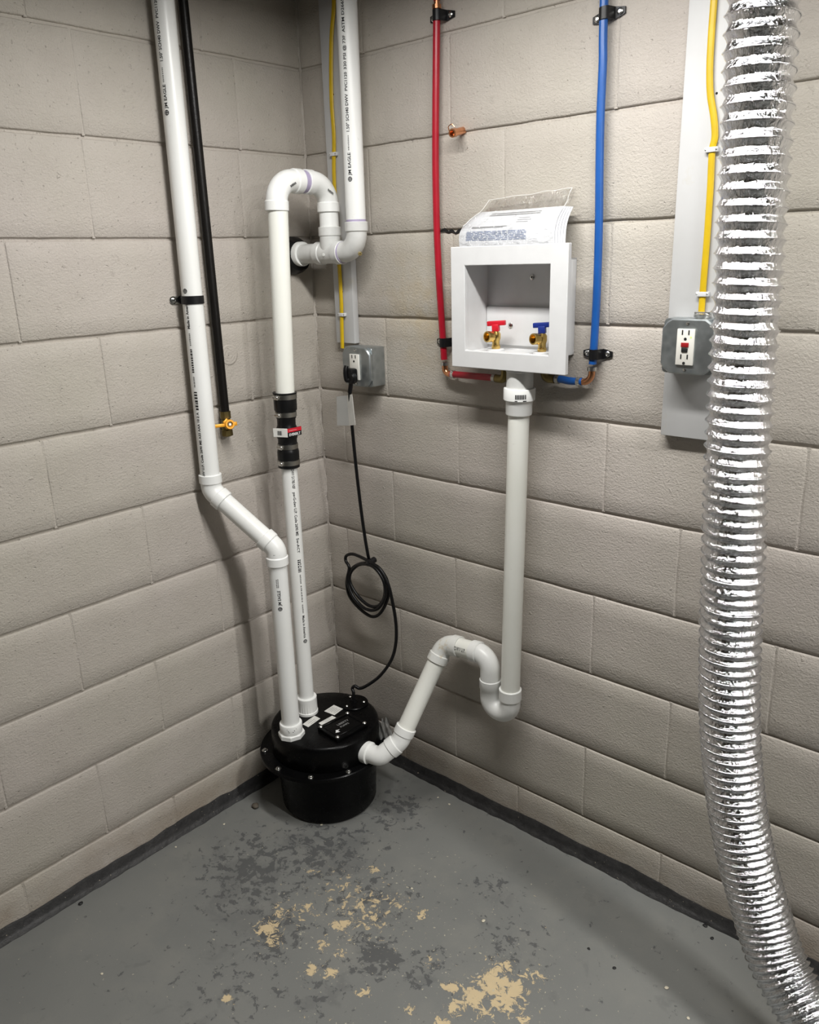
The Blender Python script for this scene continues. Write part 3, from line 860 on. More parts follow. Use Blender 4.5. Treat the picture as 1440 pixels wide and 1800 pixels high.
# trap: hub, return bend, up leg
xu = PY(862, 1200, yS).x; bR = (s1.x - xu) / 2
zb = s1.z - .022
secs = [(s1 + V((0, 0, .022)), V((0, 0, -1)), .0245), (s1 + V((0, 0, .022)), V((0, 0, -1)), .0275), (s1 + V((0, 0, .0208)), V((0, 0, -1)), .0287), (s1 + V((0, 0, -.006)), V((0, 0, -1)), .0287), (s1 + V((0, 0, -.0085)), V((0, 0, -1)), .0262)]
cb = V(((s1.x + xu) / 2, yS, zb))
for k in range(0, 19):
    a = math.pi * k / 18; secs.append((cb + V((bR * math.cos(a), 0, -bR * math.sin(a))), V((-math.sin(a), 0, -math.cos(a))), .0262))
ut = V((xu, yS, PY(862, 1193, yS).z))
secs += [(ut - V((0, 0, .027)), V((0, 0, 1)), .0262), (ut - V((0, 0, .0245)), V((0, 0, 1)), .0280), (ut - V((0, 0, .0012)), V((0, 0, 1)), .0280), (ut, V((0, 0, 1)), .0268), (ut, V((0, 0, 1)), .0245)]
mk('trap_bend', *sweep(secs, 32), 'pvc_white', st)
k1 = V((xu, yS, ut.z + .066)); k2 = PY(783, 1136, yS); k2.z = k1.z - .010
g3 = PY(703, 1303, -.180); g2 = PY(668, 1330, -.224)
kd = (k2 - k1).normalized()
eT = mk('elbow', *elbow(k1, ut, k2, .066, .056, .040, (False, True)), 'pvc_white', st)
np_ = mk('nipple', *cyl(k1 + kd * .045, k2 - kd * .045, RP), 'pvc_cream', st)
mk('printed_lettering', *text_pipe('DWV U.P.', k2 - kd * .049, -kd, V((.45, -.80, .25)), RP, .014, .036), 'print_ink', np_, smooth=False)
mk('elbow', *elbow(k2, k1, g3, .050, .056, .040), 'pvc_glued', st)
gd = (g3 - k2).normalized()
mk('diagonal_pipe', *cyl(k2 + gd * .045, g3 - gd * .03, RP), 'pvc_cream', st)
mk('elbow', *elbow(g3, k2, g2, .044, (g3 - g2).length / 2, .040, (True, True)), 'pvc_white', st)
mk('elbow', *elbow(g2, g3, IN0, (g3 - g2).length / 2, (IN0 - g2).length, .026, (False, True), rh=.0305, hl=.018), 'pvc_white', st)

# ------------------------------------------------------------------ gas pipe
gp = [PX(331, 110, .020), PX(384, 600, .020), PX(396, 724, .020)]
gy = -.3465
gas = thing('gas_pipe', (.020, gy, gp[2].z), 'black iron gas pipe dropping down the block wall with valve at its end', 'pipe')
mk('pipe', *cyl((.020, gy, gp[2].z - .004), (.020, gy - .004, CEIL), .0112), 'black_iron', gas)
gz = gp[2].z
vb = mk('valve_body', *join(lathe((.020, gy, gz), (0, 0, -1), [(-.002, .010), (-.002, .0138), (.016, .0138), (.018, .011), (.024, .012), (.034, .0145), (.044, .012), (.046, .0145), (.060, .0150), (.062, .0125)], 8)), 'brass_dark', gas, angle=25)
hc = V((.020, gy, gz - .0335)); hd = V((.93, -.30, .2)).normalized(); hr = V((0, 0, 1)).cross(hd).normalized()
stem = mk('valve_stem', *cyl(hc, hc + hd * .030, .006, 16), 'brass_dark', vb)
hp = hc + hd * .026; hu = hd.cross(hr)
hn = mk('lever', *join(lathe(hp - hd * .004, hd, [(0, .0085), (0, .0125), (.009, .0125), (.0105, .0115), (.0105, .0075), (.006, .007)], 24),
                       box(hp - hr * .024, .032, .005, .0085, (hr, hd, hu), .0015), box(hp + hr * .014, .012, .005, .010, (hr, hd, hu), .0015),
                       box(hp - hr * .008 + hu * .008 + hd * .001, .014, .004, .010, (hr * .8 + hu * .6, hd, hu * .8 - hr * .6), .001)), 'yellow_handle', gas)
screw(hp + hd * .002, hd, .0052, 'steel', hn, name='nut', h=.004)

# ------------------------------------------------------------------ boards, cables, outlets
b1 = mk('mounting_board', *box(((.101 + .170) / 2, -.0105, (1.272 + CEIL) / 2), .069, .019, CEIL - 1.272, bev=.0015), 'board_paint')
tag(b1, 'narrow white painted board behind the corner riser carrying a yellow cable', 'board')
b2 = mk('mounting_board', *box((1.036 + .070, -.0105, (1.130 + CEIL) / 2), .140, .019, CEIL - 1.130, bev=.0015), 'board_paint')
tag(b2, 'wide white painted board behind the foil duct with outlet at its lower end', 'board')


def nail_hole(px, py, b):
    p = PY(px, py, -.0203); mk('nail_hole', *cyl(p, p + V((0, .001, 0)), .0022, 10), 'dark_hole', b)


for p in ((1260, 164), (1242, 386)): nail_hole(*p, b2)
for p in ((586, 166), (602, 513)): nail_hole(*p, b1)


def cable(pts, y, label):
    q = [PY(x, yy, y) for x, yy in pts]; q = [V((q[0].x, q[0].y, CEIL))] + q
    vs, fs = tube(q, (.0062, .0034), 14, up=V((0, -1, 0)), n=6)
    return tag(mk('electric_cable', vs, fs, 'yellow_cable'), label, 'cable')


cable([(587, 5), (583, 60), (582, 120), (583, 180), (587, 240), (587, 300), (590, 370), (596, 460), (600, 530), (601, 575), (602, 612)], -.0246, 'yellow electric cable down the narrow board in the corner')
cable([(1255, 5), (1251, 60), (1248, 120), (1249, 165), (1255, 205), (1257, 240), (1252, 266), (1249, 330), (1243, 420), (1237, 495), (1233, 552)], -.0246, 'yellow electric cable down the wide board beside the foil duct')


def staple(px, py, where, kw=.013):
    p = PY(px, py, -.026); c = thing('cable_staple', (p.x, -.020, p.z), 'white cable staple nailed over yellow cable ' + where, 'staple')
    mk('saddle', *join(box((p.x, -.0292, p.z), .017, .0022, .0085, bev=.0006), box((p.x - kw * .72, -.0245, p.z), .0055, .009, .0085, bev=.0008), box((p.x + kw * .72, -.0245, p.z), .0055, .009, .0085, bev=.0008)), 'white_plastic', c)
    for s in (-1, 1): screw((p.x + s * kw * .74, -.029, p.z), (0, -1, 0), .0018, 'steel', c, name='nail', h=.001)


staple(586, 271, 'on the narrow board above the pipe loop'); staple(601, 553, 'on the narrow board just above its outlet')
staple(1251, 263, 'on the wide board high beside the duct'); staple(1235, 517, 'on the wide board just above its outlet')


def outlet(xc, zc, yb, yf, name, label, gfci):
    """4 inch square metal box with raised cover; yb back, yf face of the cover"""
    t0 = thing(name, (xc, yb, zc - .05), label, 'outlet')
    h = .0508
    mk('metal_box', *box((xc, (yb + yf + .012) / 2, zc), .1005, yb - yf - .012, .1005, bev=.003), 'galvanised', t0)
    c, n = .018, .0515      # rim plate with cut corners, and the raised field
    rimo = []
    for sx, sz in ((-1, -1), (1, -1), (1, 1), (-1, 1)):
        for k in range(4):
            a = math.atan2(sz, sx) + math.radians(-45 + 30 * k); rimo.append((xc + sx * (h - .008) + .008 * math.cos(a), zc + sz * (h - .008) + .008 * math.sin(a)))
    rim = mk('rim', *prism(rimo, yf + .009, yf + .013, .0005), 'galvanised', t0)
    fo = [(-h + c, -h), (h - c, -h), (h - c * .45, -h + c * .35), (h, -h + c), (h, h - c), (h - c * .35, h - c * .45), (h - c, h), (-h + c, h), (-h + c * .45, h - c * .35), (-h, h - c), (-h, -h + c), (-h + c * .35, -h + c * .45)]
    cv = mk('cover', *prism([(xc + a, zc + b) for a, b in fo], yf, yf + .010, .003), 'galvanised', t0, angle=30)
    for sx in (-1, 1):
        for sz in (-1, 1): mk('corner_hole', *cyl((xc + sx * .041, yf + .0088, zc + sz * .041), (xc + sx * .041, yf + .010, zc + sz * .041), .003, 10), 'dark_hole', rim)
    for sz in (-1, 1):
        screw((xc - .001, yf, zc + sz * .0425), (0, -1, 0), .0034, 'steel', cv, h=.001); mk('screw_hole', *cyl((xc - .001, yf - .0003, zc + sz * .0425 + .0015), (xc - .001, yf + .001, zc + sz * .0425 + .0015), .0026, 10), 'dark_hole', cv)
    rx = xc - .002; fy = yf - .0045
    rp = mk('receptacle', *box((rx, (yf + fy) / 2, zc), .0335, yf - fy, .0665, bev=.0012), 'receptacle', t0)
    for sz in (-1, 1):
        z = zc + sz * .0205 + (.003 if sz > 0 else -.0005)
        for sx in (-1, 1): mk('slot', *box((rx + sx * .0062, fy - .0001, z + .0035), .0022, .0012, .0085), 'dark_hole', rp, smooth=False)
        mk('ground_hole', *cyl((rx, fy - .0006, z - .0085), (rx, fy + .001, z - .0085), .0027, 12), 'dark_hole', rp)
    if gfci:
        mk('reset_button', *box((rx, fy - .0006, zc + .0042), .0145, .003, .0082, bev=.0008), 'button_red', rp)
        mk('test_button', *box((rx, fy - .0006, zc - .0055), .0120, .003, .0068, bev=.0008), 'dark_hole', rp)
        mk('indicator_light', *cyl((rx + .0105, fy - .0006, zc + .0185), (rx + .0105, fy + .001, zc + .0185), .0016, 10), 'led_green', rp)
    return t0, fy


g, gfy = outlet(1.0995, 1.3135, -.020, -.072, 'outlet_box', 'grey metal box with white GFCI receptacle on the wide white board', True)
cn_ = PY(1233, 556, -.045)
mk('cable_connector', *join(lathe((cn_.x, -.038, 1.363), (0, 0, 1), [(0, .012), (.003, .012), (.003, .016), (.008, .0165), (.010, .012), (.010, .004)], 12), box((cn_.x, -.038, 1.3735), .030, .010, .004, bev=.001)), 'steel', g)
o1, ofy = outlet(.2085, 1.2175, .0, -.058, 'outlet_box', 'grey metal box with plugged in duplex receptacle under the narrow board', False)

# ------------------------------------------------------------------ pump power cord
cord = thing('power_cord', (cg.x, cg.y, LZ + .014), 'black pump power cord hanging from the corner outlet in a knotted coil', 'power cord')
y = -.045
pts = [(617, 668, -.082), (615, 690, -.080), (617, 720, -.070), (620, 760, -.060), (627, 830, -.050), (636, 905, -.045), (645, 965, -.04), (652, 990, -.035),
       (668, 1000, -.040), (681, 1022, -.042), (682, 1050, -.046), (670, 1076, -.05), (655, 1084, -.05), (636, 1073, -.048), (617, 1052, -.046), (610, 1030, -.044), (613, 1008, -.042), (626, 994, -.040),
       (645, 990, -.052), (664, 1001, -.054), (675, 1022, -.056), (676, 1048, -.056), (665, 1065, -.056), (648, 1064, -.054), (628, 1046, -.052), (615, 1022, -.050), (618, 1004, -.050), (634, 992, -.050),
       (656, 996, -.062), (673, 1018, -.064), (678, 1046, -.062), (664, 1070, -.060), (642, 1070, -.058), (621, 1048, -.056), (611, 1020, -.052), (614, 998, -.050), (608, 986, -.046), (609, 977, -.044), (620, 974, -.044), (636, 980, -.048), (650, 988, -.056),
       (668, 1000, -.06), (682, 1026, -.06), (690, 1058, -.06), (696, 1095, -.06), (696, 1130, -.065), (688, 1160, -.075), (668, 1188, -.090), (645, 1205, -.110), (632, 1210, -.120), (624, 1206, -.127), (619.5, 1210, -.128)]
cp = [PY(a, b, c) for a, b, c in pts] + [V((cg.x, cg.y + .001, LZ + .035)), V((cg.x, cg.y, LZ + .010))]
mk('cable', *tube(cp, .0047, 10, n=6), 'black_cord', cord)
# hang tie
tp = PY(650, 989, -.052); mk('cable_tie', *lathe(tp + V((0, .024, .004)), (0, -1, -.2), [(0, .004), (.004, .009), (.030, .009), (.036, .004)], 10), 'black_strap', cord)
# plug over the lower socket
pz = 1.2175 - .0205
px_ = .2065
mk('plug', *join(box((px_, ofy - .014, pz + .001), .030, .026, .036, bev=.006), cyl((px_ + .008, ofy - .010, pz - .006), (px_ + .008, ofy - .026, pz - .006), .015, 20, .003),
                 tube([(px_ - .004, ofy - .024, pz + .026), (px_ - .004, ofy - .029, pz + .012), (px_ - .002, ofy - .028, pz - .010), tuple(cp[0]), tuple(cp[1])], .0060, 12)), 'black_cord', cord)
# warning tag folded round the cord
q = [PY(a, b, -.076) for a, b in ((610, 695), (617, 693), (624, 747), (614, 748))]
qa = [PY(592, 697, -.070), q[0], q[3], PY(593, 748, -.070)]
for nm, qq, mt in (('tag_face', [q[0], PY(619, 693, -.086), PY(625, 747, -.086), q[3]], 'sticker'), ('tag_film', qa, 'cloudy_film')):
    no = (qq[1] - qq[0]).cross(qq[3] - qq[0]).normalized() * .0004
    tg = mk(nm, [p + no for p in qq] + [p - no for p in qq], [(0, 1, 2, 3), (7, 6, 5, 4), (0, 4, 5, 1), (1, 5, 6, 2), (2, 6, 7, 3), (3, 7, 4, 0)], mt, cord, smooth=False)

# ------------------------------------------------------------------ washer supply box
yF, yK = -.092, -.004
fx0, fx1, fz0, fz1 = .556, .854, 1.2455, 1.506
ox0, ox1, oz0, oz1 = .5945, .8122, 1.2835, 1.4665
wb = thing('supply_box', (.705, 0, fz0), 'white plastic washing machine supply box with open front on the wall', 'supply box')


def ringplate(x0, x1, z0, z1, a0, a1, c0, c1, y0, y1):
    vs = []
    for yy in (y0, y1):
        vs += [(x0, yy, z0), (x1, yy, z0), (x1, yy, z1), (x0, yy, z1), (a0, yy, c0), (a1, yy, c0), (a1, yy, c1), (a0, yy, c1)]
    fs = []
    for i in range(4):
        j = (i + 1) % 4
        fs += [(i, j, 4 + j, 4 + i), (8 + i, 12 + i, 12 + j, 8 + j), (i, 8 + i, 8 + j, j), (4 + i, 4 + j, 12 + j, 12 + i)]
    return vs, fs


def bevel_mod(o, wd=.0015, sg=2):
    m = o.modifiers.new('b', 'BEVEL'); m.width = wd; m.segments = sg; m.limit_method = 'ANGLE'; return o


bevel_mod(mk('face_frame', *ringplate(fx0, fx1, fz0, fz1, ox0, ox1, oz0, oz1, yF, yF + .012), 'white_plastic', wb, smooth=False))
tb = .003; tx0, tx1, tz0, tz1 = ox0 - .004, .820, oz0 - .006, oz1 + .010
tubp = [box(((tx0 + tx1) / 2, yK + .001, (tz0 + tz1) / 2), tx1 - tx0, tb, tz1 - tz0)]
for (x, z, sx, sz) in ((tx0 + tb / 2, (tz0 + tz1) / 2, tb, tz1 - tz0), (tx1 - tb / 2, (tz0 + tz1) / 2, tb, tz1 - tz0), ((tx0 + tx1) / 2, tz0 + tb / 2, tx1 - tx0, tb), ((tx0 + tx1) / 2, tz1 - tb / 2, tx1 - tx0, tb)):
    tubp.append(box((x, (yF + .011 + yK) / 2, z), sx, abs(yF + .011 - yK) + .002, sz))
mk('tub', *join(*tubp), 'white_plastic', wb, smooth=False)
mk('back_step', *box(((tx0 + tx1) / 2, yK - .0035, tz0 + .055), tx1 - tx0 - .008, .005, .085, bev=.001), 'white_plastic', wb)
for p in ((898, 572), (936, 487)):
    c = PY(*p, yK - .006 if p[1] > 530 else yK - .001)
    so = screw(c, (0, -1, 0), .0062, 'steel', wb, h=.003); mk('screw_slot', *cyl(c + V((0, -.0026, 0)), c + V((0, -.0022, 0)), .0019, 8), 'dark_hole', so)
mk('drain_boss', *cyl((s0.x, yS, fz0 - .006), (s0.x, yS, tz0 + .004), .0315, 28, .001), 'white_plastic', wb)


def washer_valve(px, py, col, label, nm):
    b = PZ(px, py, tz0 + tb); b.y = max(min(b.y, -.03), -.07); z = tz0 + tb
    b = PY(px, py, -.048); b = V((b.x, -.048, z))
    t0 = thing('supply_valve', b, label, 'valve')
    od = V((-.25, -.95, .05)).normalized()
    bz = z + .032
    mk('base_flange', *lathe(b, (0, 0, 1), [(0, .019), (.004, .019), (.005, .017), (.005, .008)], 24), 'white_plastic', t0)
    mk('brass_body', *join(lathe(b + V((0, 0, .004)), (0, 0, 1), [(0, .0085), (.003, .0098), (.008, .0098), (.009, .0085), (.018, .0085), (.024, .0105), (.034, .0105), (.040, .0065), (.046, .0065)], 20),
                           lathe(V((b.x, b.y, bz)), od, [(0, .006), (.010, .0085), (.012, .0118), (.026, .0122), (.027, .0118), (.027, .0090), (.014, .0085), (.014, .002)], 24)), 'brass', t0)
    h0 = b + V((0, 0, .045)); hx = V((.93, .30, .06)).normalized(); hy = V((0, 0, 1)).cross(hx).normalized(); hz_ = hx.cross(hy)
    mk('handle', *join(box(h0 + hz_ * .006, .016, .014, .016, (hx, hy, hz_), .002), box(h0 + hz_ * .016 + hx * .002, .042, .011, .0105, (hx, hy, hz_), .0015)), col, t0)


washer_valve(872, 606, 'red_plastic', 'brass valve with red lever inside the white supply box', 'hot')
washer_valve(953, 610, 'blue_plastic', 'brass valve with blue lever inside the white supply box', 'cold')


# ------------------------------------------------------------------ red and blue water lines
def ringc(c, d, r, parent, name='crimp_ring', mat='steel', wd=.009):
    mk(name, *lathe(V(c) - V(d).normalized() * wd / 2, d, [(0, r), (.0005, r + .0018), (wd - .0005, r + .0018), (wd, r)], 20), mat, parent)


yP = -.020
rp = [PY(767, -40, yP), PY(767, 30, yP), PY(767, 110, yP), PY(766, 210, yP), PY(766, 300, yP), PY(768, 400, yP), PY(772, 490, yP), PY(777, 570, yP), PY(781, 632, yP)]
red = thing('water_pipe', rp[-1], 'red plastic water tube with copper elbow feeding the left side of the supply box', 'water pipe')
r_up = mk('tube', *tube([PY(768, 18, yP)] + rp[2:], .0080, 16, n=6), 'red_pex', red)
mk('upper_tube', *tube([V((rp[0].x, yP, CEIL)), PY(767, -30, yP), PY(768, 2, yP)], .0070, 16, n=4), 'red_pex', red)
mk('coupling', *cyl(PY(768, 20, yP), PY(768, -2, yP), .0065, 16), 'copper', red)
ringc(PY(768, 12, yP), (0, 0, 1), .008, red, mat='copper'); 
ea = PY(782, 636, yP); eb = PY(786, 657, yP); ec_ = PY(802, 659, yP); ez = eb.z
ek = V((ea.x, yP, ez))
mk('copper_elbow', *elbow(ek, ea, ek + V((.1, 0, 0)), .026, .026, .014, (False, False), rb=.0072, seg=18), 'copper', red)
ringc(ek + V((0, 0, .024)), (0, 0, 1), .008, red); ringc(ek + V((.026, 0, 0)), (1, 0, 0), .008, red)
re_ = V((.640, yP, ez + .001))
mk('branch_tube', *tube([ek + V((.019, 0, 0)), ek + V((.06, -.004, .001)), re_ - V((.03, 0.004, 0)), re_ + V((0, -.008, 0))], .0080, 16), 'red_pex', red)
ringc(re_ - V((.012, -.000, 0)) + V((0, -.006, 0)), (1, 0, 0), .008, red, mat='clamp_steel')
mk('inlet_elbow', *elbow(re_ + V((.022, -.012, 0)), re_ - V((.1, 0, 0)), re_ + V((.022, -.012, .1)), .026, (fz0 + .012 - re_.z), .012, (False, False), rb=.0095, seg=18), 'brass_dark', red)

bp = [PY(1062, -40, yP), PY(1061, 40, yP), PY(1060, 110, yP), PY(1056, 200, yP), PY(1054, 300, yP), PY(1053, 400, yP), PY(1050, 500, yP), PY(1046, 580, yP), PY(1042, 640, yP)]
blu = thing('water_pipe', bp[-1], 'blue plastic water tube with copper elbow feeding the right side of the supply box', 'water pipe')
mk('tube', *tube([V((bp[0].x, yP, CEIL))] + bp[1:], .0082, 16, n=6), 'blue_pex', blu)
ba = PY(1041, 645, yP); bz_ = PY(1035, 672, yP).z; bk = V((ba.x, yP, bz_))
mk('copper_elbow', *elbow(bk, ba, bk - V((.1, 0, 0)), (ba - bk).length, .030, .020, (False, False), rb=.0072, seg=18), 'copper', blu)
ringc(bk + V((0, 0, (ba - bk).length - .004)), (0, 0, 1), .0082, blu); ringc(bk - V((.030, 0, 0)), (1, 0, 0), .0082, blu)
be = V((.786, yP, bz_ + .002))
mk('branch_tube', *tube([bk - V((.022, 0, 0)), bk - V((.05, .003, 0)), be + V((.02, -.004, 0)), be + V((0, -.006, 0))], .0082, 16), 'blue_pex', blu)
ringc(be + V((.010, -.005, 0)), (1, 0, 0), .0082, blu, mat='clamp_steel')
mk('inlet_elbow', *elbow(be - V((.020, .010, 0)), be + V((.1, 0, 0)), be + V((-.020, -.010, .1)), .024, (fz0 + .012 - be.z), .012, (False, False), rb=.0095, seg=18), 'brass_dark', blu)


def clamp(px, py, where, tilt=0.0, r=.0085):
    p = PY(px, py, yP); c = thing('pipe_clamp', (p.x, 0, p.z), 'black two screw clamp holding ' + where, 'pipe clamp')
    vs, fs = [], []; hw = .0105
    prof = [(-.034, -.0015), (-.0335, -.0040), (-.014, -.0045)] + [(-(r + .0022) * math.cos(math.radians(a)), yP - (r + .0022) * math.sin(math.radians(a))) for a in range(0, 181, 15)] + [(.014, -.0045), (.0335, -.0040), (.034, -.0015)]
    prof[3] = (-(r + .0022), yP); ins = [(-.032, -.0012), (-.0315, -.0013), (-.0125, -.0015)] + [(-r * math.cos(math.radians(a)), yP - r * math.sin(math.radians(a))) for a in range(0, 181, 15)] + [(.0125, -.0015), (.0315, -.0013), (.032, -.0012)]
    n = len(prof)
    for i in range(n):
        wd = hw if abs(prof[i][0]) < .030 else hw * .55
        for (q, z) in ((prof[i], -wd), (prof[i], wd), (ins[i], wd), (ins[i], -wd)): vs.append((p.x + q[0], q[1], p.z + z + q[0] * tilt))
    for i in range(n - 1):
        for j in range(4): fs.append((i * 4 + j, i * 4 + (j + 1) % 4, (i + 1) * 4 + (j + 1) % 4, (i + 1) * 4 + j))
    fs += [(0, 1, 2, 3), tuple((n - 1) * 4 + k for k in (3, 2, 1, 0))]
    mk('saddle', vs, fs, 'black_strap', c)
    for s in (-1, 1): screw((p.x + s * .0235, -.0042, p.z + s * .0235 * tilt), (0, -1, 0), .0062, 'steel', c, h=.0035)


clamp(769, 27, 'the red tube near the ceiling'); clamp(780, 602, 'the red tube beside the supply box')
clamp(1063, 24, 'the blue tube near the ceiling', .1); clamp(1044, 623, 'the blue tube beside the supply box')

# copper stub sticking out of the mortar joint
cs = PY(816, 229, .006)
cst = thing('copper_stub', (cs.x, 0, cs.z), 'cut off copper pipe stub sticking out of a mortar joint by the red tube', 'pipe stub')
ce = PY(795, 234, -.045); ced = (ce - cs).normalized()
mk('stub', *sweep([(cs, ced, .0078), (ce - ced * .012, ced, .0078), (ce - ced * .012, ced, .0092), (ce, ced, .0092), (ce, ced, .006), (ce - ced * .01, ced, .0055)], 18), 'copper', cst)
mk('wire_loop', *tube([ce + V((-.008, 0, .004)), ce + V((-.010, 0, .014)), ce + V((-.002, .002, .018)), ce + V((.004, .004, .012))], .0012, 6), 'copper', cst)

# ------------------------------------------------------------------ instruction papers in a plastic bag on top of the box
man = thing('instruction_bag', (.69, -.05, fz1), 'clear bag of folded white instruction sheets leaning on the wall above the supply box', 'document bag')
BL, BRr, TR, TL = PY(808, 434, -.072), PY(975, 430, -.072), PY(992, 362, -.026), PY(846, 373, -.026)


def sheet(u, v, push=0.0, curl=1.0):
    """u across 0..1, v up 0..1"""
    a = BL.lerp(BRr, u); b = TL.lerp(TR, u); p = a.lerp(b, v)
    bow = math.sin(math.pi * v) * .016 * curl
    p = p + V((-bow * (1.1 - .9 * u), -bow * .5, bow * .2))
    return p + V((.3, .9, .1)) * push


def grid(fn, nu, nv, th=.0006):
    vs, fs = [], []
    for s in (0, 1):
        for j in range(nv + 1):
            for i in range(nu + 1):
                p = fn(i / nu, j / nv); vs.append(p + V((0, th * s, 0)))
    m = (nu + 1) * (nv + 1)
    for s in (0, 1):
        for j in range(nv):
            for i in range(nu):
                a = s * m + j * (nu + 1) + i; fs.append((a, a + 1, a + nu + 2, a + nu + 1))
    per = list(range(nu + 1)) + [j * (nu + 1) + nu for j in range(1, nv + 1)] + [nv * (nu + 1) + i for i in range(nu - 1, -1, -1)] + [j * (nu + 1) for j in range(nv - 1, 0, -1)]
    for i in range(len(per)): a, b = per[i], per[(i + 1) % len(per)]; fs.append((a, b, b + m, a + m))
    return vs, fs


sh = []
for k in range(5):
    o = mk('sheet', *grid(lambda u, v, k=k: sheet(u * (1 + .016 * k), v * (1 - .012 * k), .0028 * k, 1 - .04 * k), 10, 10), 'paper', man, angle=80); sh.append(o)


def strip_on(u0, u1, v0, v1, n=6):
    vs = []
    for i in range(n + 1):
        u = u0 + (u1 - u0) * i / n; vs += [sheet(u, v0) + V((0, -.0007, .0002)), sheet(u, v1) + V((0, -.0007, .0002))]
    return vs, [(2 * i, 2 * i + 2, 2 * i + 3, 2 * i + 1) for i in range(n)]


pr_ = random.Random(11); gl_, bl_ = [], []
for v in (.885, .83): gl_.append(strip_on(.20, .78, v, v + .022))
gl_.append(strip_on(.12, .50, .50, .512)); gl_.append(strip_on(.12, .46, .475, .487))
for k in range(7):
    v = .15 + k * .036; u = .08
    while u < .70:
        l_ = pr_.uniform(.03, .09); bl_.append(strip_on(u, min(.72, u + l_), v, v + .018, 2)); u += l_ + .012
gl_.append(strip_on(.515, .520, .25, .82, 2))
for v in (.60, .66, .72): gl_.append(strip_on(.58, .58 + pr_.uniform(.1, .3), v, v + .010))
mk('printed_heading', *join(*gl_), 'print_grey', sh[0], smooth=False); mk('printed_text', *join(*bl_), 'print_blue', sh[0], smooth=False)
bgTR, bgTL = PY(1008, 330, -.016), PY(862, 352, -.016)


def film(u, v, front):
    lo = BL.lerp(BRr, u * 1.03 - .01); hi = bgTL.lerp(bgTR, u); p = lo.lerp(hi, v)
    s = sheet(min(1, u), min(1, v * 1.22)); k = max(0, min(1, (1 - v) * 3))
    p = p.lerp(s, .85 * k * (1 if v < .8 else .6))
    wv = .0035 * mnoise.noise(V((u * 5, v * 6, front * 3))) + .0018 * mnoise.noise(V((u * 14, v * 12, front * 5)))
    return p + V((0, -.0040 - abs(wv) if front else .0105 + abs(wv) * .5, wv))


for fnt in (1, 0):
    vs, fs = [], []
    for j in range(17):
        for i in range(21): vs.append(film(i / 20, j / 16, fnt))
    for j in range(16):
        for i in range(20): fs.append((j * 21 + i, j * 21 + i + 1, (j + 1) * 21 + i + 1, (j + 1) * 21 + i))
    for v_ in vs: v_.y = min(v_.y, -.004)
    mk('bag_film', vs, fs, 'clear_film', man, angle=80)

plain('film_highlight', (0.85, 0.85, 0.84), .25)  # pale colour for the bright highlight along the film's edges
for a0_, a1_ in (((0.0, .45), (0.0, 1.0)), ((0.0, 1.0), (1.0, 1.0)), ((1.0, 1.0), (1.0, .35))):
    q = [film(a0_[0] + (a1_[0] - a0_[0]) * k / 10, a0_[1] + (a1_[1] - a0_[1]) * k / 10, 1) for k in range(11)]
    for p in q: p.y = min(p.y, -.005)
    mk('bag_edge_highlight', *tube(q, .00045, 6, n=3), 'film_highlight', man)  # thin pale tube painting the edge highlight of the clear bag

# ------------------------------------------------------------------ foil duct
dpx = [(1346, -90, -.165), (1341, 20, -.168), (1331, 200, -.170), (1320, 400, -.172), (1308, 600, -.175), (1296, 800, -.178), (1288, 1000, -.182), (1283, 1150, -.186), (1283, 1280, -.190), (1293, 1400, -.195), (1310, 1500, -.200), (1337, 1600, -.206)]
dpts = [PY(a, b, c) for a, b, c in dpx]
dpts[0] = V((dpts[1].x - .004, dpts[1].y, CEIL + .0))
e0 = dpts[-1]
dpts += [V((e0.x + .050, e0.y - .020, e0.z - .085)), V((e0.x + .125, e0.y - .05, max(.064, e0.z - .145))), V((e0.x + .24, e0.y - .10, .060)), V((e0.x + .42, e0.y - .18, .060)), V((e0.x + .62, e0.y - .28, .060))]
raw = spline(dpts, 24)
cum = [0]
for a, b in zip(raw[:-1], raw[1:]): cum.append(cum[-1] + (b - a).length)
TOT = cum[-1]


def at(s):
    s = min(max(s, 0), TOT); i = int(np.searchsorted(cum, s)) - 1; i = min(max(i, 0), len(raw) - 2)
    k = (s - cum[i]) / max(1e-9, cum[i + 1] - cum[i]); return raw[i].lerp(raw[i + 1], k)


def pitch(s): return float(np.interp(s, [0, .5, 1.1, 1.6, 1.9, TOT], [.026, .0245, .021, .0165, .0135, .015]))


R0 = .0535; SEG = 96; PER = 10
s = 0; ph = 0; ss = []
while s < TOT:
    ss.append((s, ph)); ds = pitch(s) / PER; s += ds; ph += 1 / PER
pos = [at(a) for a, _ in ss]; vs = []; n = None; frames = []
for i, p in enumerate(pos):
    tn = (at(ss[i][0] + .004) - at(ss[i][0] - .004)).normalized()
    if n is None: n, b = frame(tn, V((0, -1, 0)))
    else: n = (n - tn * n.dot(tn)).normalized(); b = tn.cross(n)
    frames.append((p, tn, n.copy(), b.copy()))
for (p, tn, n, b), (s_, ph_) in zip(frames, ss):
    pt = pitch(s_); sag = .0034 + .13 * pt
    for k in range(SEG):
        a = 2 * math.pi * k / SEG; f_ = (ph_ + k / SEG) % 1.0
        dip = (1 - abs(2 * f_ - 1)); dip = dip * (1.18 - .18 * dip)
        q = V((math.cos(a) * R0, math.sin(a) * R0, s_))
        cr = mnoise.noise(V((q.x * 150 + q.z * 60, q.y * 150, q.z * 90))) * .0015 + mnoise.noise(V((q.x * 340, q.y * 340 + q.z * 200, q.z * 260))) * .0009
        lump = .0012 * mnoise.noise(V((q.x * 30, q.y * 30, q.z * 12)))
        r = R0 - sag * dip + cr * dip + lump * .6
        vs.append(p + (n * math.cos(a) + b * math.sin(a)) * r + tn * (lump * 1.2))
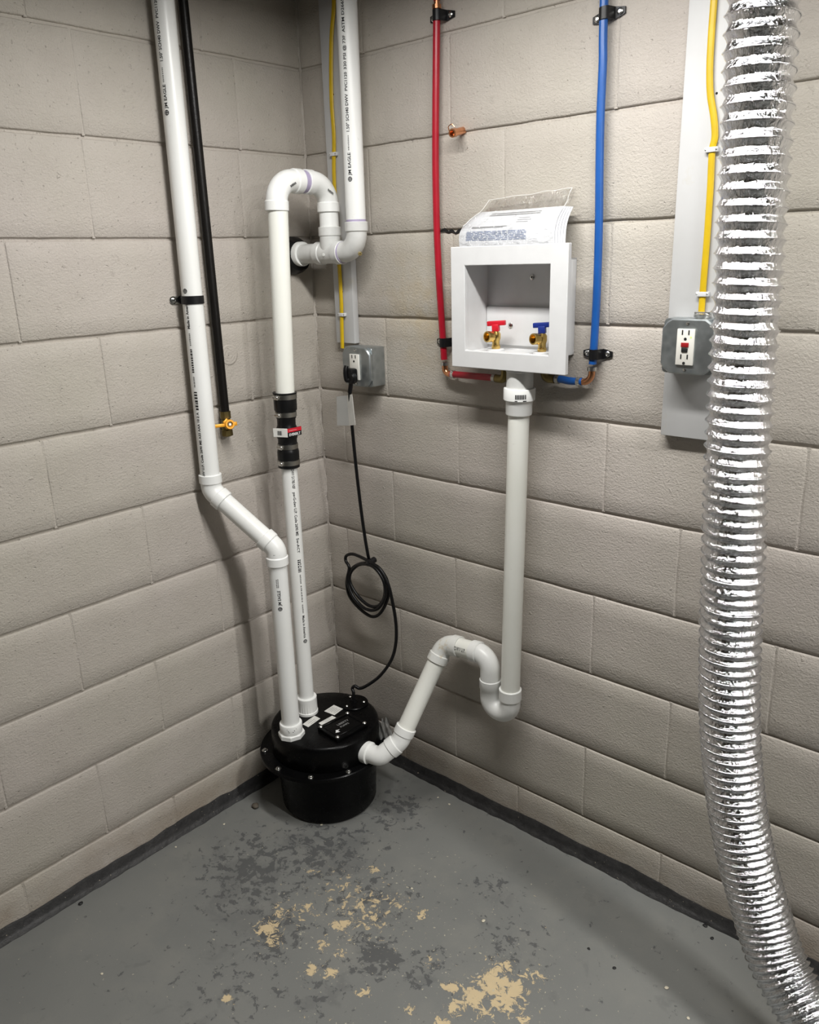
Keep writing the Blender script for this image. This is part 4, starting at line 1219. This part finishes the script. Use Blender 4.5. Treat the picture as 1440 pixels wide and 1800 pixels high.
fs = [(i * SEG + k, i * SEG + (k + 1) % SEG, (i + 1) * SEG + (k + 1) % SEG, (i + 1) * SEG + k) for i in range(len(pos) - 1) for k in range(SEG)]
duct = thing('flexible_duct', (dpts[-3].x, dpts[-3].y, 0), 'shiny silver foil flexible duct hanging from ceiling and curving onto the floor', 'duct')
mk('foil_sleeve', vs, fs, 'foil', duct, angle=180)
# wire helix under the ridges
wpts = []
for i in range(0, len(pos) - 1):
    for j in range(3):
        u = j / 3; s_ = ss[i][0] + (ss[i + 1][0] - ss[i][0]) * u; ph_ = ss[i][1] + u / PER
        p, tn, n, b = frames[i]; p = p.lerp(pos[i + 1], u); a = -2 * math.pi * ph_
        wpts.append(p + (n * math.cos(a) + b * math.sin(a)) * (R0 + .0004))
mk('wire_helix', *tube(wpts, .0010, 5, straight=True), 'foil', duct)

# ------------------------------------------------------------------ crumpled plastic behind the basin
t = NT('wrap_film')
t.set(col=(.34, .34, .33), rough=.18, alpha=.82, spec=.9, normal=t.bump(t.noise(120, 4, .6, dist=1.4), .8, .004))
fv, ff = [], []
wa = [PY(654, 1272, -.150), PY(682, 1262, -.118), PY(694, 1306, -.112), PY(652, 1310, -.150)]
for i in range(41):
    u = i / 40
    for j in range(13):
        v = j / 12
        p = wa[0].lerp(wa[1], u).lerp(wa[3].lerp(wa[2], u), v)
        fold = math.sin(u * 26 - 4 * v) * .006 + .004 * mnoise.noise(V((u * 9, v * 5, 2)))
        fv.append(p + V((fold * .8, -fold * .6, .004 * mnoise.noise(V((u * 7, v * 4, 6))))))
for i in range(40):
    for j in range(12): ff.append((i * 13 + j, i * 13 + j + 1, (i + 1) * 13 + j + 1, (i + 1) * 13 + j))
o = mk('plastic_wrap', fv, ff, 'wrap_film', angle=80); tag(o, 'crumpled translucent plastic wrap on the basin flange beside the right wall', 'plastic wrap')

# ------------------------------------------------------------------ loose bits on the floor
def bit(px, py, r, mat, label, cat, group=None, flat=.5, name='paint_chip', seed=1):
    p = PZ(px, py, 0); bm = bmesh.new(); bmesh.ops.create_icosphere(bm, subdivisions=2, radius=r)
    for v in bm.verts:
        k = 1 + .35 * mnoise.noise(v.co.normalized() * 1.3 + V((seed * 3.1, 0, seed)))
        v.co = V((v.co.x * k * 1.25, v.co.y * k, v.co.z * k * flat))
    zmin = min(v.co.z for v in bm.verts); me = bpy.data.meshes.new(name)
    for v in bm.verts: v.co.z -= zmin
    bm.to_mesh(me); bm.free(); me.polygons.foreach_set('use_smooth', [True] * len(me.polygons)); me.materials.append(MATS[mat])
    o = bpy.data.objects.new(name, me); COL.objects.link(o); o.location = (p.x, p.y, -.0002); o.rotation_euler = (0, 0, seed * 1.3)
    return tag(o, label, cat, group)


bit(449, 1419, .010, 'pebble', 'small brown pebble on the floor left of the basin', 'pebble', flat=.55, name='pebble', seed=2)
for i, (x, y_, r, lb) in enumerate(((1240, 1628, .0045, 'black crumb on the floor close to the skirting behind the foil duct'), (1252, 1650, .0036, 'small black crumb on the floor beside the foil duct'), (1035, 1668, .003, 'tiny black crumb on the bare grey floor'),
                                (1080, 1702, .0035, 'tiny black crumb on the bare grey floor'), (142, 1589, .005, 'black crumb on the floor along the left wall skirting'))):
    bit(x, y_, r, 'chip_black', lb, 'crumb', 'black crumbs on the floor', .4, 'crumb', i)
for i, (x, y_, r, lb) in enumerate(((790, 1412, .003, 0), (770, 1400, .0025, 0), (1012, 1490, .004, 'pale paint chip on the dark skirting foot below the drain trap'), (565, 1448, .003, 'pale paint chip at the foot of the black basin'), (394, 1447, .003, 0), (309, 1487, .0025, 'pale speck of paint beside the left wall skirting'),
                                (850, 1617, .004, 0), (724, 1560, .003, 0), (1172, 1735, .004, 0), (1210, 1788, .003, 0), (179, 1710, .003, 0))):
    bit(x, y_ + 2, r, 'chip_cream', lb or 'small pale paint chip lying on the open grey floor', 'paint chip', 'pale paint chips on the floor', .3, 'paint_chip', i)
